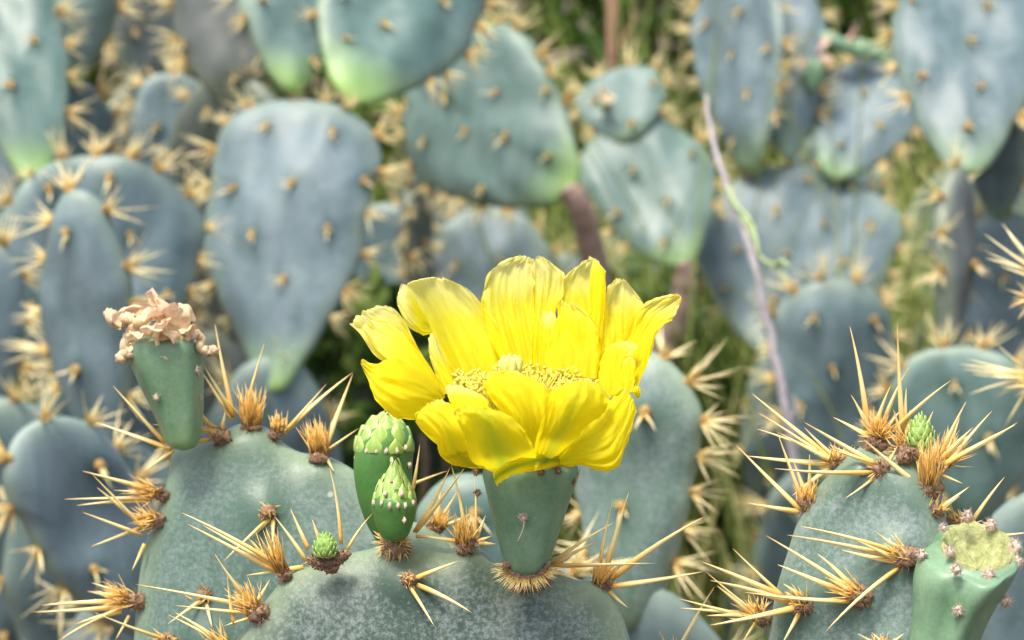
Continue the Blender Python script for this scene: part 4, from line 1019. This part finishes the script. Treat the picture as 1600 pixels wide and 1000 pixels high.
areole(rootB, 320, 930, DB - .012, [(262, 975, 318, 936, -0.6), (332, 982, 322, 940, -0.6)], 0.0026, (-6, 4, 30, 16, 1.2))
areole(rootB, 262, 1000, DB - .011, [(146, 956, 262, 1000, -0.5), (216, 1030, 262, 1004, -0.5), (250, 1050, 262, 1006, -.4)], 0.0026, (-6, 4, 30, 16, 1.2))
areole(rootB, 592, 772, DB + .002, [(566, 700, 590, 768), (700, 735, 604, 772, -.2), (640, 742, 600, 770)], 0.0024, (2, -40, 30, 34, 0.4))
areole(rootB, 680, 826, DB + .002, [(716, 766, 682, 822), (742, 800, 688, 824), (690, 752, 682, 820)], 0.0024, (10, -40, 30, 34, 0.4))
# fruit with the withered bloom
v, f = lathe_px([(286, 704, 4), (285, 696, 22), (283, 672, 31), (277, 640, 39), (268, 604, 48), (260, 570, 54), (257, 545, 56), (257, 532, 50), (257, 526, 30)], DB - .006, 56, 5, 0.075, 2)
yv = [max(0, 1 - i / 56 / 12) for i in range(len(v))]
fruitB = add('fruit', v, f, M_FRUIT, rootB, P(286, 704, DB), {'young': yv})
woolly(fruitB, 245, 620, DB - .006 - S(42, DB), 6, nrng)
woolly(fruitB, 307, 578, DB - .006 - S(15, DB), 8, nrng); woolly(fruitB, 312, 622, DB - .006, 5, nrng)
wr = random.Random(31)
for (x, y, sz, dz) in ((238, 486, 30, 0), (255, 492, 34, -.004), (272, 496, 30, -.003), (222, 508, 26, -.003), (240, 512, 28, -.009), (262, 518, 28, -.010), (296, 496, 26, -.001),
                       (282, 514, 26, -.006), (248, 472, 22, .002), (258, 506, 30, .004), (230, 500, 26, .005), (284, 505, 26, .005), (185, 500, 20, -.002), (250, 528, 26, -.010), (216, 528, 22, -.006), (300, 514, 20, -.004)):
    crumple(fruitB, P(x, y + 8, DB - .006 + dz), S(sz, DB) * 1.25, wr, M_WITHER, n=14, axis=UPV + RGT * wr.uniform(-.6, .6))
for pts in ([(232, 496), (212, 506), (200, 528), (196, 548), (190, 560)], [(228, 534), (240, 552), (256, 556), (268, 562)], [(302, 516), (314, 528), (312, 540), (324, 550), (332, 548)], [(212, 500), (196, 496), (184, 504), (172, 490)], [(270, 522), (286, 530), (300, 524)], [(206, 516), (202, 540), (208, 552)]):
    r0 = wr.uniform(0.0010, 0.0016)
    v, f, t = px_tube([(x, y, DB - .006 - S(46, DB) * (0.95 - abs(x - 257) / 90)) for x, y in pts], r0, r0 * 1.4, 8, 22, 0.0003, int(pts[0][0]))
    add('withered_strand', v, f, M_WITHER, fruitB, None, {'t': [q * 0.3 for q in t]})
    x, y = pts[-1]; v, f, t = blob(P(x, y, DB - .006 - S(46, DB) * (0.95 - abs(x - 257) / 90)), S(8, DB), wr, 10, 8, (1.3, 1, 0.9), 0.7, 2.6)
    add('withered_tip', v, f, M_WITHER, fruitB, None, {'t': t})
# large green bud behind the small one
DBB = 0.648
budL = bud(rootB, [(606, 855, 8), (605, 840, 20), (603, 810, 34), (600, 770, 43), (598, 730, 46), (600, 700, 46), (602, 682, 42), (603, 664, 30), (604, 652, 12)], DBB,
    [(600, 706, 42, 9, 24, 19, 0.12), (601, 694, 39, 8, 30, 20, 0.30), (602, 678, 32, 7, 30, 19, 0.62), (603, 664, 22, 5, 28, 17, 1.0), (604, 657, 9, 3, 24, 14, 1.6)], 6,
    [(x, 700 + (abs(x - 600) < 30) * 5, S((max(0, 1 - ((x - 600) / 47) ** 2)) ** 0.5 * 46, DBB)) for x in (560, 573, 588, 604, 620, 634)] + [(556, 716, 0.002), (612, 720, S(45, DBB)), (640, 727, S(22, DBB))])
support(rootB, P(460, 1460, DB + .004), M_PAD_BLUE, 502, 0.05, 0.12)

# ---- cactus with the scarred fruit
DC = 0.605
rootC = plant_root('prickly_pear', P(1350, 1300, DC), 'prickly pear pad bristling with long straw spines beside a fruit with a crater scar')
nC = (-FWD + UPV * 0.10 - RGT * 0.42)
pC0 = P(1340, 1000, DC)
traced_pad(rootC, [(1185, 1100), (1198, 1010), (1212, 930), (1232, 862), (1250, 806), (1272, 768), (1300, 736), (1326, 712), (1352, 694), (1372, 704), (1392, 712), (1412, 702), (1440, 716), (1462, 750), (1474, 790), (1478, 840), (1484, 920), (1490, 1010), (1486, 1130), (1460, 1270), (1400, 1390), (1330, 1420), (1260, 1360), (1205, 1230)],
    pC0, nC, 0.022, M_PAD_RIGHT, 32, 220, [(1417, 872), (1345, 930), (1257, 945), (1378, 738), (1450, 765), (1310, 725), (1420, 700), (1370, 690), (1420, 1030), (1300, 1060)], 14, (1350, 980), (-2.2, -0.5, 0), 0.0026, 0.0065, wav=0.003)
areole(rootC, 1308, 722, DC + .004, [(1175, 615), (1185, 645), (1182, 670), (1165, 712), (1237, 775), (1215, 675), (1257, 668)], 0.0030, (-10, -26, 40, 30, 0.6))
areole(rootC, 1264, 786, DC + .010, [(1150, 695, 1252, 798), (1215, 677, 1256, 790), (1265, 710, 1264, 778), (1167, 786, 1250, 800), (1240, 720, 1262, 784)], 0.0030, (2, -36, 46, 36, 0.35))
areole(rootC, 1378, 734, DC - .008, [(1257, 660, 1368, 726), (1295, 695, 1366, 728), (1210, 732, 1366, 738), (1320, 779, 1372, 742), (1402, 697, 1386, 728), (1300, 702, 1368, 726)], 0.0034, None, bristle=30)
areole(rootC, 1372, 684, DC - .002, [(1328, 510, 1356, 668), (1330, 617, 1358, 674), (1392, 602, 1368, 668), (1420, 574, 1378, 668), (1302, 652, 1368, 690), (1408, 640, 1380, 676), (1346, 640, 1362, 676)], 0.0034, (4, -30, 70, 40, 0.6))
aC = areole(rootC, 1418, 702, DC - .004, [(1402, 508, 1410, 672), (1485, 595, 1398, 672), (1416, 606, 1414, 668), (1422, 640, 1416, 680), (1458, 642, 1440, 682), (1396, 640, 1408, 680)], 0.0034, (0, -30, 60, 40, 0.7))
for q in ((1412, 716), (1470, 728), (1454, 742), (1424, 708)):
    felt(aC, P(q[0], q[1], DC - 0.008), 0.0015, M_FELT, nrng)
areole(rootC, 1452, 762, DC - .0105, [(1350, 687, 1436, 760), (1550, 642, 1462, 748), (1590, 660, 1474, 722), (1510, 627, 1470, 712), (1505, 756, 1470, 742), (1470, 769, 1450, 768), (1520, 668, 1470, 718), (1586, 664, 1472, 728)], 0.0036, (-2, -80, 90, 78, 0.16))
areole(rootC, 1470, 726, DC - .006, [(1500, 650), (1512, 680), (1494, 662)], 0.0024, (22, -40, 60, 56, 0.35))
areole(rootC, 1417, 872, DC - .011, [(1230, 836, 1404, 872), (1250, 822, 1400, 862), (1315, 859, 1404, 878), (1340, 845, 1408, 878), (1370, 832, 1416, 862), (1290, 987, 1404, 888)], 0.0040, (-30, -26, 46, 40, 0.45))
areole(rootC, 1344, 932, DC - .008, [(1197, 837, 1330, 922), (1215, 882, 1326, 928), (1277, 865, 1336, 922), (1162, 925, 1332, 940), (1290, 902, 1336, 926)], 0.0036, (-34, -18, 46, 44, 0.35))
areole(rootC, 1257, 946, DC + .000, [(1097, 878, 1226, 934), (1145, 857, 1230, 938), (1110, 907, 1232, 940), (1110, 977, 1250, 948), (1222, 1006, 1250, 956), (1224, 912, 1254, 932), (1158, 905, 1240, 938)], 0.0032, (-20, -10, 34, 34, 0.4))
areole(rootC, 1184, 964, DC + .006, [(1060, 935), (1105, 895), (1062, 950), (1160, 1004), (1104, 962), (1120, 915), (1140, 942)], 0.0028, (-10, -26, 46, 34, 0.5))
areole(rootC, 1505, 822, DC + .004, [(1570, 745, 1518, 816), (1536, 812, 1514, 822), (1606, 832, 1560, 838)], 0.0030, (-26, -22, 60, 30, 0.7))
areole(rootC, 1380, 1012, DC - .011, [(1362, 988, 1385, 1010), (1412, 990, 1385, 1010), (1340, 990, 1380, 1014)], 0.003, (0, -20, 30, 22, 0.6))
areole(rootC, 1462, 800, DC + .004, [(1515, 760), (1500, 775)], 0.0022, (16, -20, 20, 24, 0.4))
bud(rootC, [(1438, 706, 10), (1438, 694, 17), (1438, 680, 19), (1438, 666, 15), (1438, 656, 7), (1438, 650, 2)], DC - .006,
    [(1438, 696, 18, 11, 13, 6, -0.2), (1438, 687, 19, 11, 13, 6, -0.15), (1438, 678, 18, 10, 13, 6, 0.0), (1438, 669, 14, 9, 13, 5.5, 0.1), (1438, 661, 9, 7, 12, 5, 0.15), (1438, 656, 4, 4, 12, 4, 0.1)], 8, (), M_SCALE)
# scarred fruit
DR = DC - .020
C = crom([[1452, 1160, 20], [1456, 1110, 44], [1466, 1050, 52], [1480, 990, 57], [1494, 945, 66], [1508, 902, 78], [1519, 872, 80], [1526, 860, 70], [1528, 856, 58]], 44)
vs, fs = [], []; sd = 60; tl = 0.62
for i, (x, y, r) in enumerate(C):
    for k in range(sd):
        a = 2 * math.pi * k / sd; kt = tl * min(1, max(0, (i - 14) / 22))
        rr = S(r, DR) * (1 + (0.085 * math.cos(4 * a + 0.9) + 0.05 * math.cos(7 * a + 2.0)) * (1 - max(0, i - 34) / 12) + 0.03 * noise.noise(Vector((math.cos(a) * 2, math.sin(a) * 2, i * 0.1))))
        vs.append(P(x, y, DR) + RGT * math.cos(a) * rr * 0.95 - FWD * math.sin(a) * rr - UPV * (kt * math.sin(a) * rr * 0.8))
for i in range(len(C) - 1):
    for k in range(sd):
        a, b = i * sd + k, i * sd + (k + 1) % sd; fs.append((a, b, b + sd, a + sd))
fs.append(tuple(range(sd - 1, -1, -1)))
fruitC = add('fruit', vs, fs, M_FRUIT, rootC, P(1490, 1080, DR), {'young': [0.0] * len(vs)})
vs, fs = [], []
for i, (r, dep) in enumerate(((61, 3), (60, -4), (56, -7), (51, 2), (43, 17), (28, 28), (12, 34), (0.5, 35))):
    for k in range(sd):
        a = 2 * math.pi * k / sd; wob = 1 + 0.05 * noise.noise(Vector((math.cos(a) * 3, math.sin(a) * 3, i * .3))) + 0.025 * math.sin(a * 17 + i)
        rr = S(r, DR) * wob
        vs.append(P(1528, 856 + dep + (2.2 * math.sin(a * 19 + 0.6 * i) + 3 * noise.noise(Vector((math.cos(a) * 4, math.sin(a) * 4, i)))) * (i > 1), DR) + RGT * math.cos(a) * rr * 0.95 - FWD * math.sin(a) * rr - UPV * (tl * math.sin(a) * rr * 0.8))
for i in range(7):
    for k in range(sd):
        a, b = i * sd + k, i * sd + (k + 1) % sd; fs.append((a, b, b + sd, a + sd))
add('flower_scar', vs, fs, M_CRATER, fruitC, None, {'young': [0.0] * len(vs)})
for x, y, r, dz in ((1474, 824, 8, 0), (1484, 862, 10, -.006), (1494, 890, 11, -.011), (1546, 898, 12, -.010), (1440, 866, 10, -.001), (1498, 954, 10, -.0105), (1570, 940, 12, -.005), (1586, 856, 13, -.001), (1590, 878, 11, -.004), (1512, 806, 11, .004), (1548, 820, 12, .006), (1586, 850, 10, .001)):
    woolly(fruitC, x, y, DR + dz, r, nrng)
support(rootC, P(1340, 1400, DC + .004), M_PAD_BLUE, 503, 0.05, 0.11)

# ---- spiny pads just outside the frame whose spines reach in
rootD = plant_root('prickly_pear', P(1040, 1300, 0.66), 'spiny prickly pear whose pale spines poke up beside the pale grooved pad')
make_pad(rootD, P(1040, 1400, 0.67), P(1035, 1035, 0.66), S(200, 0.66), 0.2, 0.018, M_PAD_LEFT, 71, margin=0.05, face=0.04)
areole(rootD, 1050, 1036, 0.655, [(1117, 916), (1092, 960), (1030, 985), (1075, 985), (1108, 1000)], 0.003, (4, -30, 30, 36, 0.5))
support(rootD, P(1040, 1395, 0.672), M_PAD_BLUE, 504, 0.05, 0.10)
rootE = plant_root('prickly_pear', P(1720, 900, 0.85), 'prickly pear whose straw spines reach in over the dark blue pad')
make_pad(rootE, P(1720, 800, 0.86), P(1700, 400, 0.85), S(200, 0.85), -0.2, 0.018, M_PAD_TEAL, 72, margin=0.03, face=0.04)
areole(rootE, 1620, 466, 0.85, [(1572, 452), (1575, 482), (1588, 440), (1590, 500)], 0.003, (-30, 0, 30, 30, 0.4))
areole(rootE, 1622, 602, 0.85, [(1566, 606), (1580, 586), (1590, 570), (1585, 620)], 0.003, (-30, 0, 30, 30, 0.4))
support(rootE, P(1720, 800, 0.862), M_PAD_BLUE, 505, 0.05, 0.10)
